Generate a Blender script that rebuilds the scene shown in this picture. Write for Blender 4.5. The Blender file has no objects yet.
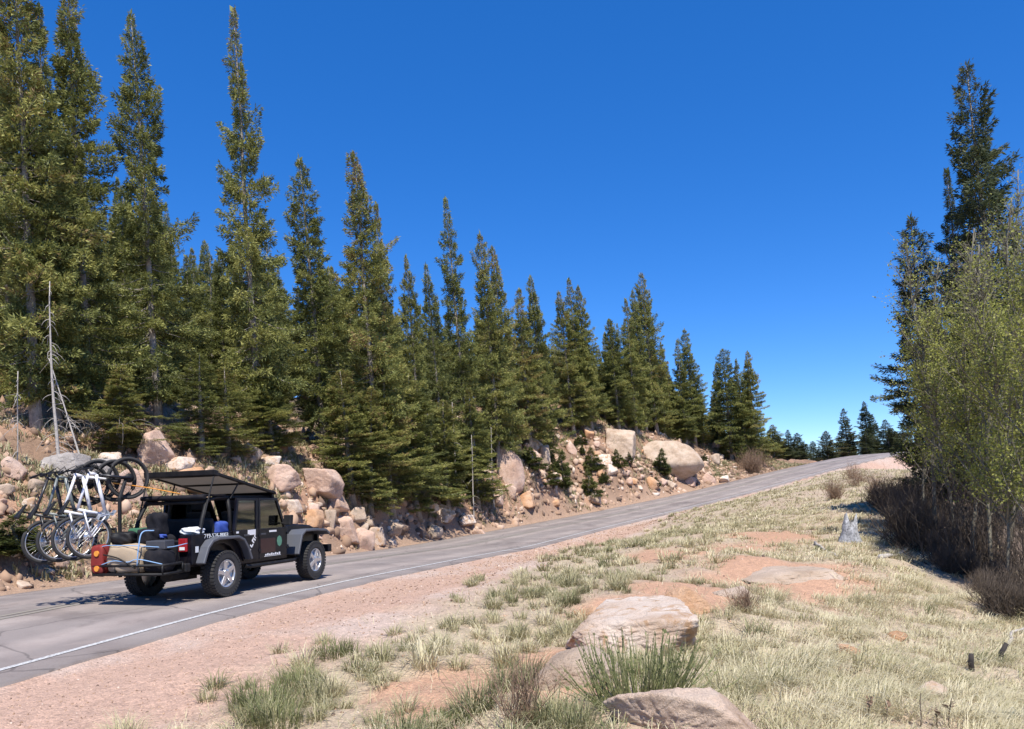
import numpy as np, math, random
F_PX, PITCH, ROLL, HOR = 771.0, math.radians(3.0), -0.03606, 487.44
# ---------------------------------------------------------------- road axis
ROAD_R = [(-15,-38,-1.62),(-12.1,-24,-1.64),(-8.9,-8,-1.66),(-7.1,.5,-1.675),(-5.386,8.09,-1.687),(-4.5,11.991,-1.704),(-3.533,15.872,-1.784),(-2.569,19.754,-1.93),
 (-1.622,23.64,-2.088),(-0.659,27.522,-2.253),(0.414,31.376,-2.403),(1.66,35.176,-2.453),(3.126,38.897,-2.436),(4.829,42.516,-2.373),
 (6.781,46.006,-2.256),(8.96,49.36,-2.086),(11.324,52.586,-1.862),(13.844,55.692,-1.588),(16.5,58.683,-1.272),(19.273,61.565,-0.899),
 (22.144,64.35,-0.466),(25.095,67.05,0.003),(28.118,69.67,0.479),(31.212,72.204,0.95),(35.8,75.7,1.6),(40.8,79.4,2.15),(47,83.7,2.35),(54,88.3,2.2),(62,93,1.8),(80,102,.5),(110,115,-1.5)]
def catmull(P, n=10):
    P = np.array(P, float); Q = np.vstack([2*P[0]-P[1], P, 2*P[-1]-P[-2]]); out = []
    for i in range(1, len(Q)-2):
        for k in range(n):
            t = k/n
            out.append(.5*((2*Q[i])+(-Q[i-1]+Q[i+1])*t+(2*Q[i-1]-5*Q[i]+4*Q[i+1]-Q[i+2])*t*t+(-Q[i-1]+3*Q[i]-3*Q[i+1]+Q[i+2])*t**3))
    out.append(P[-1]); return np.array(out)
_c = catmull(ROAD_R)
_t = np.gradient(_c[:, :2], axis=0); _t /= np.linalg.norm(_t, axis=1)[:, None]
HALF = 2.99
AX = _c.copy(); AX[:, 0] -= _t[:, 1]*HALF; AX[:, 1] += _t[:, 0]*HALF        # centre line
AT = _t
AS = np.concatenate([[0], np.cumsum(np.linalg.norm(np.diff(AX[:, :2], axis=0), axis=1))])
def road_st(x, y):
    """offset from the centre line (+ right), road height and arc length there"""
    x = np.atleast_1d(np.asarray(x, float)); y = np.atleast_1d(np.asarray(y, float))
    t = np.empty_like(x); z = np.empty_like(x); s = np.empty_like(x)
    for a in range(0, len(x), 20000):
        X = x[a:a+20000]; Y = y[a:a+20000]
        d = (X[:, None]-AX[None, :, 0])**2+(Y[:, None]-AX[None, :, 1])**2
        i = d.argmin(1); dx = X-AX[i, 0]; dy = Y-AX[i, 1]
        al = dx*AT[i, 0]+dy*AT[i, 1]
        t[a:a+20000] = dx*AT[i, 1]-dy*AT[i, 0]
        ss = AS[i]+al; s[a:a+20000] = ss; z[a:a+20000] = np.interp(ss, AS, AX[:, 2])
    return t, z, s
def road_xyz(s, t):
    x = np.interp(s, AS, AX[:, 0]); y = np.interp(s, AS, AX[:, 1]); z = np.interp(s, AS, AX[:, 2])
    tx = np.interp(s, AS, AT[:, 0]); ty = np.interp(s, AS, AT[:, 1]); n = np.hypot(tx, ty)
    return x+ty/n*t, y-tx/n*t, z
# ---------------------------------------------------------------- terrain
CTRL = np.array([(-2.12,5.70,-1.68),(-2.04,8.40,-1.68),(-1.13,13.10,-1.69),(2.61,24.00,-1.91),(9.10,38.00,-1.78),(17.22,50.00,-0.92),(27.07,62.00,0.42),(-0.84,5.40,-1.63),
 (0.49,4.90,-1.52),(1.09,4.80,-1.51),(2.17,5.20,-1.68),(3.40,5.60,-1.84),(-0.21,8.60,-1.67),(1.45,11.00,-1.64),(3.79,16.00,-1.63),(6.45,15.00,-1.63),
 (10.82,25.00,-1.44),(8.87,28.00,-1.50),(15.85,40.00,-0.70),(6.14,12.50,-2.03),(4.88,10.00,-2.13),(3.81,9.00,-1.90),(6.36,11.50,-2.18),(6.93,11.00,-2.19),
 (9.91,20.00,-1.71),(14.72,32.00,-1.05),(9.59,18.00,-2.03),(9.30,15.00,-2.31),(12.64,22.00,-1.38),(16.15,30.00,-0.68),(25.06,50.00,0.22),(18.84,30.00,-1.17),
 (37.78,60.00,-0.79),(-10.56,16.50,-1.16),(-12.15,19.00,0.13),(-14.07,22.00,1.58),(-10.88,18.50,-0.86),(-12.34,21.00,0.37),(-14.68,25.00,2.40),(-10.46,19.50,-0.95),
 (-11.22,22.00,0.05),(-11.53,24.50,0.97),(-13.15,28.00,3.11),(-9.22,26.00,-0.09),(-10.08,28.50,1.38),(-11.30,32.00,2.59),(-7.42,28.00,-1.63),(-7.92,30.00,-0.20),
 (-8.82,32.00,1.37),(-6.71,31.50,-1.49),(-6.15,33.00,-0.53),(-5.29,36.00,0.07),(-4.01,36.50,-2.10),(-4.14,38.00,-0.96),(-4.43,41.00,0.02),(-0.86,46.50,-1.33),
 (-0.52,49.00,0.49),(-0.15,51.00,2.15),(0.63,56.00,4.16),(4.87,57.00,-1.10),(6.00,60.00,1.14),(7.20,63.00,3.21),(9.03,67.00,4.85),(11.82,66.50,1.07),
 (12.36,69.00,3.35),(13.32,74.00,5.04),(16.81,69.50,0.06),(17.72,73.00,1.48),(18.51,80.00,4.26),(22.37,76.00,1.10),(25.77,82.00,1.99),(0.00,0.00,-1.62),
 (0.00,-5.00,-1.70),(5.00,-3.00,-1.90),(-4.00,-5.00,-1.70),(-3.00,2.00,-1.68),(30.00,120.00,2.60),(60.00,150.00,3.00),(100.00,220.00,4.00),(-40.00,35.00,6.00),
 (-60.00,60.00,9.00),(-30.00,80.00,9.00),(0.00,110.00,7.00),(-100.00,100.00,12.00),(-150.00,-20.00,8.00),(-40.00,0.00,4.00),(-20.00,6.00,1.30),(-22.00,-10.00,0.50),
 (40.00,20.00,-5.00),(60.00,40.00,-6.00),(100.00,50.00,-10.00),(60.00,-20.00,-8.00),(30.00,-20.00,-4.00),(0.00,-40.00,-3.00),(-30.00,-40.00,0.00),(48.00,62.00,-1.20),
 (75.00,80.00,-1.50),(150.00,150.00,-4.00),(300.00,300.00,-2.00),(0.00,400.00,6.00),(-300.00,300.00,14.00),(-400.00,0.00,8.00),(400.00,0.00,-10.00),(0.00,-300.00,-4.00)])

_K = lambda d2: np.sqrt(d2+4.0)
def _solve():
    P = CTRL; n = len(P)
    A = _K((P[:, None, 0]-P[None, :, 0])**2+(P[:, None, 1]-P[None, :, 1])**2)
    A -= np.eye(n)*0.25
    M = np.zeros((n+1, n+1)); M[:n, :n] = A; M[:n, n] = 1; M[n, :n] = 1
    return np.linalg.solve(M, np.append(P[:, 2], 0))
_W = _solve()
def vnoise(x, y, seed=0):
    xi = np.floor(x).astype(int); yi = np.floor(y).astype(int); fx = x-xi; fy = y-yi
    fx = fx*fx*(3-2*fx); fy = fy*fy*(3-2*fy)
    def h(a, b):
        v = np.sin(a*127.1+b*311.7+seed*74.7)*43758.5453
        return v-np.floor(v)
    return (h(xi, yi)*(1-fx)+h(xi+1, yi)*fx)*(1-fy)+(h(xi, yi+1)*(1-fx)+h(xi+1, yi+1)*fx)*fy
def fbm(x, y, seed=0, o=4):
    r = 0; a = .5; f = 1.0
    for k in range(o):
        r = r+a*(vnoise(x*f, y*f, seed+k)-.5); a *= .5; f *= 2.03
    return r
def sstep(a, b, v):
    q = np.clip((v-a)/(b-a), 0, 1); return q*q*(3-2*q)
def ground(x, y, detail=True):
    x = np.atleast_1d(np.asarray(x, float)); y = np.atleast_1d(np.asarray(y, float))
    g = np.empty_like(x)
    for a in range(0, len(x), 20000):
        X = x[a:a+20000]; Y = y[a:a+20000]
        g[a:a+20000] = _K((X[:, None]-CTRL[None, :, 0])**2+(Y[:, None]-CTRL[None, :, 1])**2)@_W[:-1]+_W[-1]
    t, z, s = road_st(x, y)
    right = t > 0
    w = np.where(right, sstep(3.5, 6.6, t), sstep(3.3, 5.0, -t))
    if detail:
        bank = np.where(right, 0, sstep(3.6, 5.5, -t))
        g = g+fbm(x*.9, y*.9, 3)*(.25+.75*bank)*1.0+fbm(x*3.1, y*3.1, 9)*(.10+.38*bank)+fbm(x*8, y*8, 14)*.14*bank
        g = g+np.where(right, fbm(x*.35, y*.35, 5)*.25*sstep(5, 9, t), 0)
    edge = .05+.05*sstep(3.4, 3.9, np.abs(t))+(.012*fbm(x*5, y*5, 2) if detail else 0)
    under = np.where(np.abs(t) < 3.2, .12, 0)
    return (z-edge-under)*(1-w)+g*w
ROCKS = [
(1.13, 8.18, -1.73, 1.63, 1.3, 0.51, 'pale', 'big pale rock with rusty orange streaks behind the green shrub'),
(0.43, 6.0, -1.49, 0.68, 0.61, 0.33, 'tan', 'low brownish rock slab at the foot of the big pale rock'),
(0.98, 4.66, -1.57, 0.96, 0.8, 0.42, 'grey_pink', 'rounded pink granite rock at the bottom edge in front of the green shrub'),
(2.24, 10.29, -1.69, 0.61, 0.55, 0.34, 'orange', 'broken orange rock just uphill of the big pale rock'),
(1.03, 10.01, -1.74, 0.69, 0.62, 0.26, 'orange', 'low orange rock at the upper left end of the big pale rock'),
(4.89, 14.49, -1.76, 1.8, 2.34, 0.2, 'tan', 'flat pale slab lying flush in the bare orange soil'),
(3.21, 11.66, -1.72, 0.6, 0.66, 0.13, 'tan', 'small flat slab beside the bare soil between tufts'),
(3.35, 8.01, -1.83, 0.25, 0.25, 0.15, 'orange', 'orange rock sitting beside the dark hollow in the straw grass'),
(3.02, 7.3, -1.83, 0.19, 0.19, 0.09, 'tan', 'tan rock just below the orange rock in the straw grass'),
(4.72, 9.72, -2.05, 0.28, 0.28, 0.11, 'orange', 'small flat orange rock alone among straw grass below the stump'),
(3.45, 6.61, -1.86, 0.25, 0.25, 0.11, 'pale', 'pale half buried rock near the bottom right of the grass slope'),
(2.72, 5.05, -1.74, 0.39, 0.39, 0.1, 'tan', 'flat tan rock behind the dried flower stalks'),
(-8.87, 29.15, 0.36, 1.5, 1.2, 0.9, 'pink', 'pink outcrop block with a cracked face beyond the vehicle windscreen'),
(-7.85, 31.32, 0.08, 1.61, 1.29, 1.09, 'pink', 'largest pink outcrop block beyond the vehicle bonnet'),
(-7.49, 31.88, -0.47, 1.23, 1.11, 0.98, 'pink', 'pale pink block leaning below the largest outcrop block'),
(-8.3, 28.77, -0.59, 0.74, 0.67, 0.48, 'pale', 'small pale rock tucked under the pink outcrop'),
(-7.39, 30.93, -1.22, 0.56, 0.5, 0.8, 'tan', 'narrow upright rock below the pink outcrop'),
(-7.84, 29.72, -1.04, 0.99, 0.9, 0.65, 'orange', 'yellowish orange rock low on the bank beyond the bonnet'),
(-9.47, 30.02, 1.17, 0.77, 0.7, 0.46, 'pale', 'pale rock on the top left of the pink outcrop'),
(-9.87, 29.45, 1.43, 0.68, 0.62, 0.68, 'pale', 'pale boulder at the tree edge above the vehicle roof'),
(-8.46, 33.12, 1.16, 0.51, 0.46, 0.43, 'pink', 'small rock on the rim above the largest outcrop block'),
(-6.94, 31.66, -1.79, 1.14, 1.03, 0.98, 'pink', 'squarish pink block in the rubble ahead of the vehicle'),
(-6.34, 32.22, -2.28, 1.0, 0.9, 0.91, 'pink', 'angular pink block lowest in the rubble ahead of the vehicle'),
(-6.73, 32.97, -1.14, 0.77, 0.69, 0.6, 'tan', 'tan block higher in the rubble ahead of the vehicle'),
(-6.01, 33.58, -2.17, 0.78, 0.7, 0.74, 'pale', 'pale block at the far end of the rubble ahead of the vehicle'),
(-5.54, 35.61, -1.86, 0.92, 0.83, 0.69, 'tan', 'lone tan rock on the bank foot past the rubble'),
(-3.93, 41.11, -1.31, 1.38, 1.24, 0.85, 'pale', 'pale rock cluster stone under the low spruce boughs'),
(-4.05, 38.79, -2.42, 0.85, 0.77, 0.75, 'tan', 'rounded tan rock at the bank foot under the spruces'),
(-2.85, 42.87, -1.92, 1.22, 1.09, 0.55, 'pale', 'long pale rock lying on the bank foot under the spruces'),
(-1.9, 42.0, -2.6, 0.87, 0.78, 0.54, 'pink', 'pink rock near the road edge below the leaning boulder'),
(-13.04, 20.04, 0.8, 0.62, 0.56, 0.52, 'pink', 'pink boulder at the far left edge of the bank'),
(-12.78, 22.0, 0.82, 1.24, 0.99, 0.68, 'grey', 'wide grey boulder under the dead leaning trunk'),
(-12.0, 22.42, 0.63, 0.87, 0.69, 0.69, 'grey', 'grey boulder beside the wide grey one behind the bicycles'),
(-12.42, 23.77, 1.27, 0.73, 0.66, 0.37, 'pale', 'flat pale rock behind the raised bicycle wheel'),
(-11.74, 25.21, 1.16, 1.29, 1.04, 1.23, 'pink', 'tall pink rock with a tree shadow across it above the vehicle'),
(-11.01, 25.41, 1.02, 0.92, 0.82, 0.42, 'pale', 'white topped rock just above the vehicle roof panel'),
(-12.16, 19.34, -0.12, 0.4, 0.36, 0.35, 'pale', 'pale rock on the bank left of the bicycles'),
(-10.38, 16.32, -1.74, 0.32, 0.28, 0.23, 'pale', 'white stone by the road edge below the bicycles'),
(-11.01, 22.32, -0.07, 0.86, 0.69, 1.09, 'pink', 'pink rock seen between bicycle wheel and cargo'),
(-10.25, 24.68, 0.28, 1.14, 0.91, 0.82, 'orange', 'orange rock seen under the raised roof panel'),
(-0.16, 49.57, 0.03, 1.72, 1.46, 2.74, 'pink', 'egg shaped pink boulder leaning out over the bank'),
(1.46, 54.08, 2.57, 1.26, 1.13, 0.91, 'pale', 'white rock perched right of the leaning boulder'),
(2.25, 53.79, 1.64, 0.83, 0.75, 1.39, 'tan', 'thin upright slab beside the white perched rock'),
(-1.11, 47.59, -0.87, 0.86, 0.77, 1.05, 'tan', 'upright tan block below the leaning boulder'),
(-0.17, 48.97, -0.49, 0.76, 0.68, 0.76, 'pink', 'small pink block tucked under the leaning boulder'),
(0.76, 49.92, -1.25, 1.42, 1.27, 1.09, 'orange', 'rounded orange block right of the leaning boulder foot'),
(6.36, 63.62, 3.81, 0.99, 0.89, 1.15, 'orange', 'upright orange rock at the tree edge on the mound top'),
(8.96, 64.31, 2.29, 3.13, 2.82, 2.56, 'tan', 'squarish tan boulder on the mound crest'),
(4.72, 61.2, 2.59, 0.87, 0.78, 0.95, 'pink', 'pink rock midway up the mound'),
(7.04, 61.08, 1.72, 1.26, 1.14, 0.95, 'pale', 'pale slab below the squarish boulder'),
(7.66, 60.68, 0.64, 1.25, 1.13, 1.02, 'pale', 'lower pale slab between two small spruces'),
(14.1, 68.72, 0.78, 5.61, 4.49, 3.16, 'tan', 'largest boulder of the bank with a pink lower face'),
(17.64, 70.35, -0.17, 1.54, 1.39, 1.18, 'pink', 'flat pink rock under the nose of the largest boulder'),
(13.33, 66.09, -0.49, 1.28, 1.15, 0.94, 'tan', 'tan rock below the middle of the largest boulder'),
(15.49, 68.08, -0.33, 1.23, 1.11, 0.79, 'pink', 'small pink rock at the road edge under the largest boulder'),
(1.68, 62.36, 4.97, 0.73, 0.65, 0.73, 'pale', 'small pale rock high on the left of the mound'),
(19.25, 70.87, -0.27, 1.19, 1.07, 0.73, 'pale', 'pale rock past the largest boulder beside the road'),
]
RUBBLE = [(-11.46, 17.8, -0.5, 0.16, 0), (-12.68, 19.2, 0.31, 0.37, 0), (-12.78, 19.55, 0.35, 0.12, 0), (-11.1, 18.4, -0.53, 0.15, 0), (-12.35, 19.95, 0.33, 0.21, 0), (-10.83, 19.6, -0.65, 0.38, 0), (-10.27, 17.9, -1.59, 0.12, 0), (-10.87, 19.0, -0.55, 0.16, 0), (-11.68, 20.65, 0.03, 0.2, 0), (-11.5, 22.15, 0.34, 0.15, 0), (-12.41, 20.05, 0.44, 0.39, 0), (-12.19, 20.55, 0.32, 0.2, 0), (-10.74, 17.0, -1.31, 0.1, 0), (-12.6, 19.1, 0.17, 0.12, 0), (-10.45, 17.8, -1.42, 0.35, 0), (-12.47, 20.5, 0.61, 0.13, 0), (-10.38, 20.85, -0.6, 0.13, 0), (-12.93, 19.7, 0.57, 0.12, 0), (-11.39, 20.1, -0.15, 0.17, 0), (-12.65, 19.45, 0.24, 0.11, 0), (-10.78, 20.55, -0.55, 0.14, 0), (-11.57, 21.4, 0.11, 0.13, 0), (-10.34, 18.3, -1.44, 0.1, 0), (-11.5, 21.7, 0.18, 0.12, 0), (-12.49, 18.85, 0.07, 0.19, 0), (-10.52, 18.05, -1.31, 0.11, 0), (-8.6, 27.15, -0.66, 0.2, 1), (-5.2, 37.4, -1.22, 0.29, 1), (-8.3, 26.1, -1.62, 0.15, 1), (-9.26, 23.9, -0.78, 0.14, 1), (-7.46, 29.6, -1.71, 0.24, 1), (-8.87, 24.35, -1.24, 0.15, 1), (-7.82, 27.8, -1.84, 0.34, 1), (-6.54, 34.4, -0.13, 0.38, 1), (-9.12, 24.95, -0.52, 0.16, 1), (-8.99, 23.05, -1.58, 0.17, 1), (-8.93, 24.7, -0.98, 0.15, 1), (-7.35, 31.6, -0.74, 0.18, 1), (-9.02, 24.1, -1.08, 0.21, 1), (-8.34, 26.5, -1.44, 0.15, 1), (-9.13, 24.7, -0.68, 0.43, 1), (-5.45, 37.2, -0.67, 0.22, 1), (-9.01, 23.2, -1.48, 0.18, 1), (-9.0, 24.6, -0.9, 0.14, 1), (-8.43, 25.45, -1.63, 0.18, 1), (-9.06, 24.65, -0.79, 0.14, 1), (-8.49, 26.05, -1.3, 0.2, 1), (-8.62, 25.45, -1.29, 0.17, 1), (-6.6, 33.4, -0.95, 0.26, 1), (-8.09, 28.0, -1.36, 0.17, 1), (-7.82, 30.2, -0.69, 0.59, 1), (-9.26, 24.4, -0.66, 0.47, 1), (-9.56, 24.0, -0.33, 0.15, 1), (-8.41, 26.1, -1.42, 0.16, 1), (-6.46, 33.4, -1.3, 0.19, 1), (-6.44, 33.0, -1.64, 0.46, 1), (-7.94, 28.4, -1.39, 0.16, 1), (-8.83, 23.45, -1.64, 0.16, 1), (-9.05, 23.75, -1.19, 0.23, 1), (-7.83, 27.4, -1.95, 0.17, 1), (-7.26, 31.4, -1.14, 0.26, 1), (-7.98, 30.2, -0.38, 0.26, 1), (-5.8, 36.0, -0.68, 0.2, 1), (-9.24, 23.85, -0.84, 0.28, 1), (-7.77, 30.6, -0.47, 0.33, 1), (-8.65, 24.85, -1.46, 0.38, 1), (-8.7, 26.8, -0.63, 0.41, 1), (-6.35, 33.6, -1.4, 0.65, 1), (-9.44, 24.6, -0.33, 0.16, 1), (-7.96, 30.4, -0.23, 0.17, 1), (-8.83, 25.65, -0.84, 0.35, 1), (-7.44, 32.0, -0.18, 0.19, 1), (2.37, 52.8, 0.21, 0.41, 2), (2.5, 52.8, -0.14, 0.31, 2), (-2.65, 49.2, 1.5, 0.57, 2), (-4.27, 40.2, -1.03, 0.76, 2), (2.34, 52.4, -0.46, 0.32, 2), (2.81, 52.6, -1.31, 0.74, 2), (-2.57, 48.8, 1.24, 0.49, 2), (0.49, 50.2, 0.59, 0.47, 2), (-1.44, 47.6, -0.17, 0.31, 2), (-1.57, 49.4, 1.28, 0.96, 2), (-1.56, 48.4, 0.55, 0.3, 2), (-0.65, 48.6, 0.1, 0.27, 2), (-4.74, 41.2, 0.21, 0.52, 2), (1.2, 50.8, -0.27, 0.31, 2), (-2.31, 47.2, 0.01, 0.26, 2), (1.25, 51.4, 0.74, 0.28, 2), (-1.73, 45.8, -1.52, 0.29, 2), (-2.5, 44.6, -1.18, 0.26, 2), (-4.71, 39.4, -0.71, 0.24, 2), (1.85, 51.8, -0.12, 0.31, 2), (-5.6, 48.0, 2.22, 0.93, 2), (-3.88, 49.2, 1.89, 0.35, 2), (-2.52, 47.6, 0.34, 0.47, 2), (2.09, 52.4, 0.25, 0.32, 2), (-0.75, 50.8, 2.22, 0.4, 2), (-2.97, 46.8, 0.2, 0.26, 2), (-1.02, 47.4, -0.97, 0.92, 2), (2.82, 53.6, 0.26, 0.87, 2), (-1.96, 48.8, 0.99, 0.95, 2), (-4.77, 49.4, 2.23, 0.37, 2), (-2.14, 45.2, -1.34, 0.27, 2), (-1.36, 46.2, -1.74, 0.26, 2), (0.17, 50.8, 1.9, 0.37, 2), (0.43, 49.0, -1.45, 0.29, 2), (-2.93, 42.4, -1.93, 0.35, 2), (-5.15, 44.8, 0.85, 0.25, 2), (1.41, 52.2, 1.6, 1.02, 2), (-3.79, 46.2, 0.65, 0.51, 2), (-3.05, 46.8, 0.2, 0.26, 2), (-2.45, 49.8, 2.09, 0.3, 2), (21.18, 79.6, 3.1, 0.55, 3), (6.77, 61.2, 2.3, 0.59, 3), (16.4, 69.8, 0.56, 0.54, 3), (4.66, 58.2, 0.0, 0.36, 3), (9.49, 66.2, 3.8, 0.81, 3), (14.29, 67.8, 0.76, 0.75, 3), (8.42, 63.2, 2.5, 0.4, 3), (9.7, 62.0, 0.02, 0.52, 3), (18.74, 75.0, 2.12, 0.69, 3), (20.84, 77.2, 2.06, 0.61, 3), (3.47, 58.8, 1.88, 0.56, 3), (4.3, 58.6, 0.85, 0.39, 3), (4.01, 55.4, -0.39, 0.71, 3), (11.37, 67.4, 2.61, 0.47, 3), (12.66, 67.0, 1.2, 0.46, 3), (10.74, 65.8, 2.14, 0.55, 3), (9.55, 62.8, 1.72, 0.39, 3), (5.61, 57.4, -1.12, 0.41, 3), (18.25, 71.8, 0.58, 0.49, 3), (11.39, 64.0, 0.02, 0.61, 3), (9.15, 61.8, 0.64, 0.56, 3), (2.11, 52.6, 0.6, 0.35, 3), (21.17, 79.8, 3.15, 1.46, 3), (4.84, 62.0, 3.08, 0.35, 3), (4.1, 62.2, 3.66, 0.34, 3), (21.36, 78.6, 2.4, 0.55, 3), (9.16, 61.4, -0.02, 0.67, 3), (8.05, 61.0, 1.15, 0.37, 3), (6.8, 62.6, 3.09, 0.64, 3), (7.04, 60.2, 0.86, 0.38, 3), (6.88, 59.0, -0.55, 0.33, 3), (2.34, 61.0, 4.13, 0.46, 3), (12.71, 65.4, -0.18, 0.7, 3), (5.04, 56.8, -0.96, 0.34, 3), (10.44, 63.0, 0.31, 0.49, 3), (5.91, 60.2, 1.49, 0.34, 3), (6.11, 57.6, -1.37, 1.12, 3), (11.56, 63.8, -0.48, 1.24, 3), (6.82, 58.2, -1.42, 0.39, 3), (4.45, 59.0, 1.35, 0.39, 3), (14.04, 67.0, 0.12, 0.37, 3), (10.15, 62.2, -0.48, 0.49, 3), (19.69, 75.2, 1.7, 1.17, 3), (6.93, 59.8, 0.7, 0.86, 3), (14.54, 67.8, 0.51, 1.32, 3), (3.66, 62.0, 3.9, 0.37, 3)]
RUBBLE_LABELS = ['small rock in the rubble on the bank left of the bicycles', 'small rock in the rubble slope ahead of the vehicle', 'small rock in the rubble around the leaning boulder', 'small rock on the mound between the two big boulders and the road']
SPRUCES = [
(-14.69, 23.8, 2.3, 16.13, 1.7, 'tall spruce at the far left whose top leaves the frame'),
(-14.52, 24.7, 2.26, 14.15, 1.3, 'slim spruce tip between the two tallest crowns at far left'),
(-14.14, 25.9, 2.48, 15.62, 1.65, 'broad tall spruce with a bare pale top at far left'),
(-12.65, 27.55, 2.55, 15.24, 1.45, 'tall narrow spruce second from the far left spires'),
(-10.15, 31.2, 1.8, 18.62, 1.6, 'tallest free standing spire behind the vehicle roof'),
(-8.57, 35.2, 1.69, 13.91, 1.7, 'spruce with a thin spire just left of the twin topped one'),
(-6.35, 36.2, 0.64, 15.56, 1.7, 'full spruce with a cone laden pointed top ahead of the vehicle'),
(-5.79, 38.0, 0.44, 13.96, 1.3, 'shorter spruce leaning on the cone laden one ahead of the vehicle'),
(-4.64, 40.8, -0.06, 12.61, 1.1, 'small pointed dark spruce tip in the notch of the skyline'),
(-3.95, 45.2, 0.24, 13.14, 1.2, 'second small spruce tip in the notch of the skyline'),
(-2.6, 47.4, -0.0, 18.24, 1.7, 'slender spire standing above its neighbours past the skyline notch'),
(-0.88, 49.2, 0.97, 15.44, 1.6, 'spruce with a long thin top right of the slender spire'),
(-0.13, 50.4, 1.5, 14.41, 1.4, 'thin topped spruce half hidden by the one on its left'),
(1.38, 53.4, 2.49, 11.31, 1.7, 'full green spruce above the leaning boulder'),
(2.48, 56.6, 1.6, 13.9, 1.6, 'spruce tip peeking over the full green one above the leaning boulder'),
(5.13, 63.4, 4.1, 11.98, 1.6, 'left trunk of the pair of spires above the mound'),
(6.04, 64.2, 4.4, 12.97, 1.8, 'taller of the pair of spires above the mound'),
(6.8, 64.8, 4.51, 12.39, 1.6, 'thin spire touching the pair above the mound'),
(9.39, 67.6, 4.64, 9.85, 1.7, 'bushy low topped spruce above the squarish boulder'),
(11.32, 69.6, 4.19, 12.51, 1.5, 'narrow spruce left of the tallest spire over the boulders'),
(12.8, 73.0, 4.74, 13.63, 1.4, 'thin spire tucked beside the tallest one over the boulders'),
(14.06, 74.2, 4.61, 15.8, 2.0, 'tallest spire over the big boulders'),
(17.42, 77.0, 3.39, 10.74, 1.6, 'left of two spruces behind the nose of the largest boulder'),
(18.6, 78.2, 3.7, 11.74, 1.8, 'right of two spruces behind the nose of the largest boulder'),
(22.1, 77.6, 1.8, 11.34, 2.1, 'full spruce where the forest edge meets the road'),
(23.57, 77.4, 1.36, 10.67, 1.5, 'slim spruce second from the end of the forest edge'),
(24.66, 77.4, 1.34, 11.48, 1.7, 'last tall spire at the end of the forest edge'),
(28.44, 84, 1.78, 4.01, 1.6, 'short spruce past the end of the forest edge'),
(34.18, 95, 2.09, 3.77, 1.5, 'small spruce near the road crest left of the gap'),
(36.13, 97, 1.93, 3.63, 1.5, 'small spruce right beside another near the road crest'),
(42.7, 104, 1.54, 4.55, 1.6, 'lone little spruce on the crest in the sky gap'),
(46.34, 106, 1.3, 7.85, 1.8, 'taller spruce on the crest in the sky gap'),
(49.19, 106, 1.31, 8.71, 1.8, 'tallest spruce on the crest left of the aspens'),
(51.97, 110, 0.67, 7.39, 1.7, 'spruce close behind the tallest one on the crest'),
(49.03, 100, 0.56, 6.44, 2.6, 'broad dark spruce on the crest touching the aspen leaves'),
(52.27, 104, 0.96, 4.65, 2.2, 'low spruce on the crest half behind the aspen leaves'),
(17.23, 27, -1.2, 6.86, 1.6, 'dark spruce behind the middle of the aspen grove'),
(19.09, 28, -1.34, 7.91, 1.7, 'dark spruce behind the right side of the aspen grove'),
(15.48, 27, -1.07, 6.08, 1.4, 'dark spruce behind the left side of the aspen grove'),
(13.88, 21.5, -1.61, 13.08, 1.55, 'tall dark spruce rising above the aspens'),
(13.95, 23, -1.47, 10.57, 1.1, 'short dark spire left of the tall spruce among aspens'),
(13.18, 24, -1.4, 9.46, 1.35, 'spruce with long low boughs at the left edge of the aspens'),
]
FAR = [(66.41, 130.56, 1.25, 5.9, 1.19), (48.33, 117.78, 1.61, 3.24, 1.6), (53.65, 142.58, 2.8, 3.15, 1.19), (57.1, 146.01, 2.74, 3.95, 1.32), (55.14, 109.58, 1.0, 3.84, 1.14), (50.92, 102.71, 1.05, 4.98, 1.69), (76.01, 147.48, 1.51, 5.11, 1.83), (62.96, 122.27, 0.93, 6.09, 1.78), (42.97, 107.38, 1.58, 2.65, 1.13), (34.12, 104.39, 2.28, 3.28, 1.7), (70.63, 138.72, 1.17, 4.61, 1.61), (57.95, 124.42, 1.41, 6.6, 1.15), (47.35, 100.55, 1.03, 3.88, 1.47), (39.87, 122.81, 2.04, 5.01, 1.16), (40.02, 107.01, 1.59, 2.69, 1.67), (41.08, 115.48, 1.9, 2.88, 1.86), (32.11, 92.92, 2.23, 2.78, 1.28), (32.9, 92.71, 2.11, 2.5, 1.28), (53.37, 128.16, 1.75, 4.1, 1.23), (35.64, 104.31, 2.26, 3.59, 1.48), (65.21, 132.42, 1.46, 6.33, 1.13), (38.69, 115.02, 1.96, 4.28, 1.65), (35.24, 103.78, 2.07, 2.72, 1.55), (60.96, 143.9, 2.41, 5.38, 1.26), (53.29, 123.05, 1.33, 3.6, 1.88), (59.06, 135.05, 1.99, 4.47, 1.21), (47.09, 106.96, 1.3, 4.68, 1.23), (45.78, 140.93, 2.75, 4.54, 1.7), (43.18, 113.88, 1.9, 3.13, 1.58), (66.27, 136.29, 1.53, 4.52, 1.31), (44.04, 95.86, 1.23, 4.08, 1.19), (52.07, 121.61, 1.26, 4.96, 1.38), (54.36, 117.82, 1.27, 5.57, 1.19)]
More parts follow.
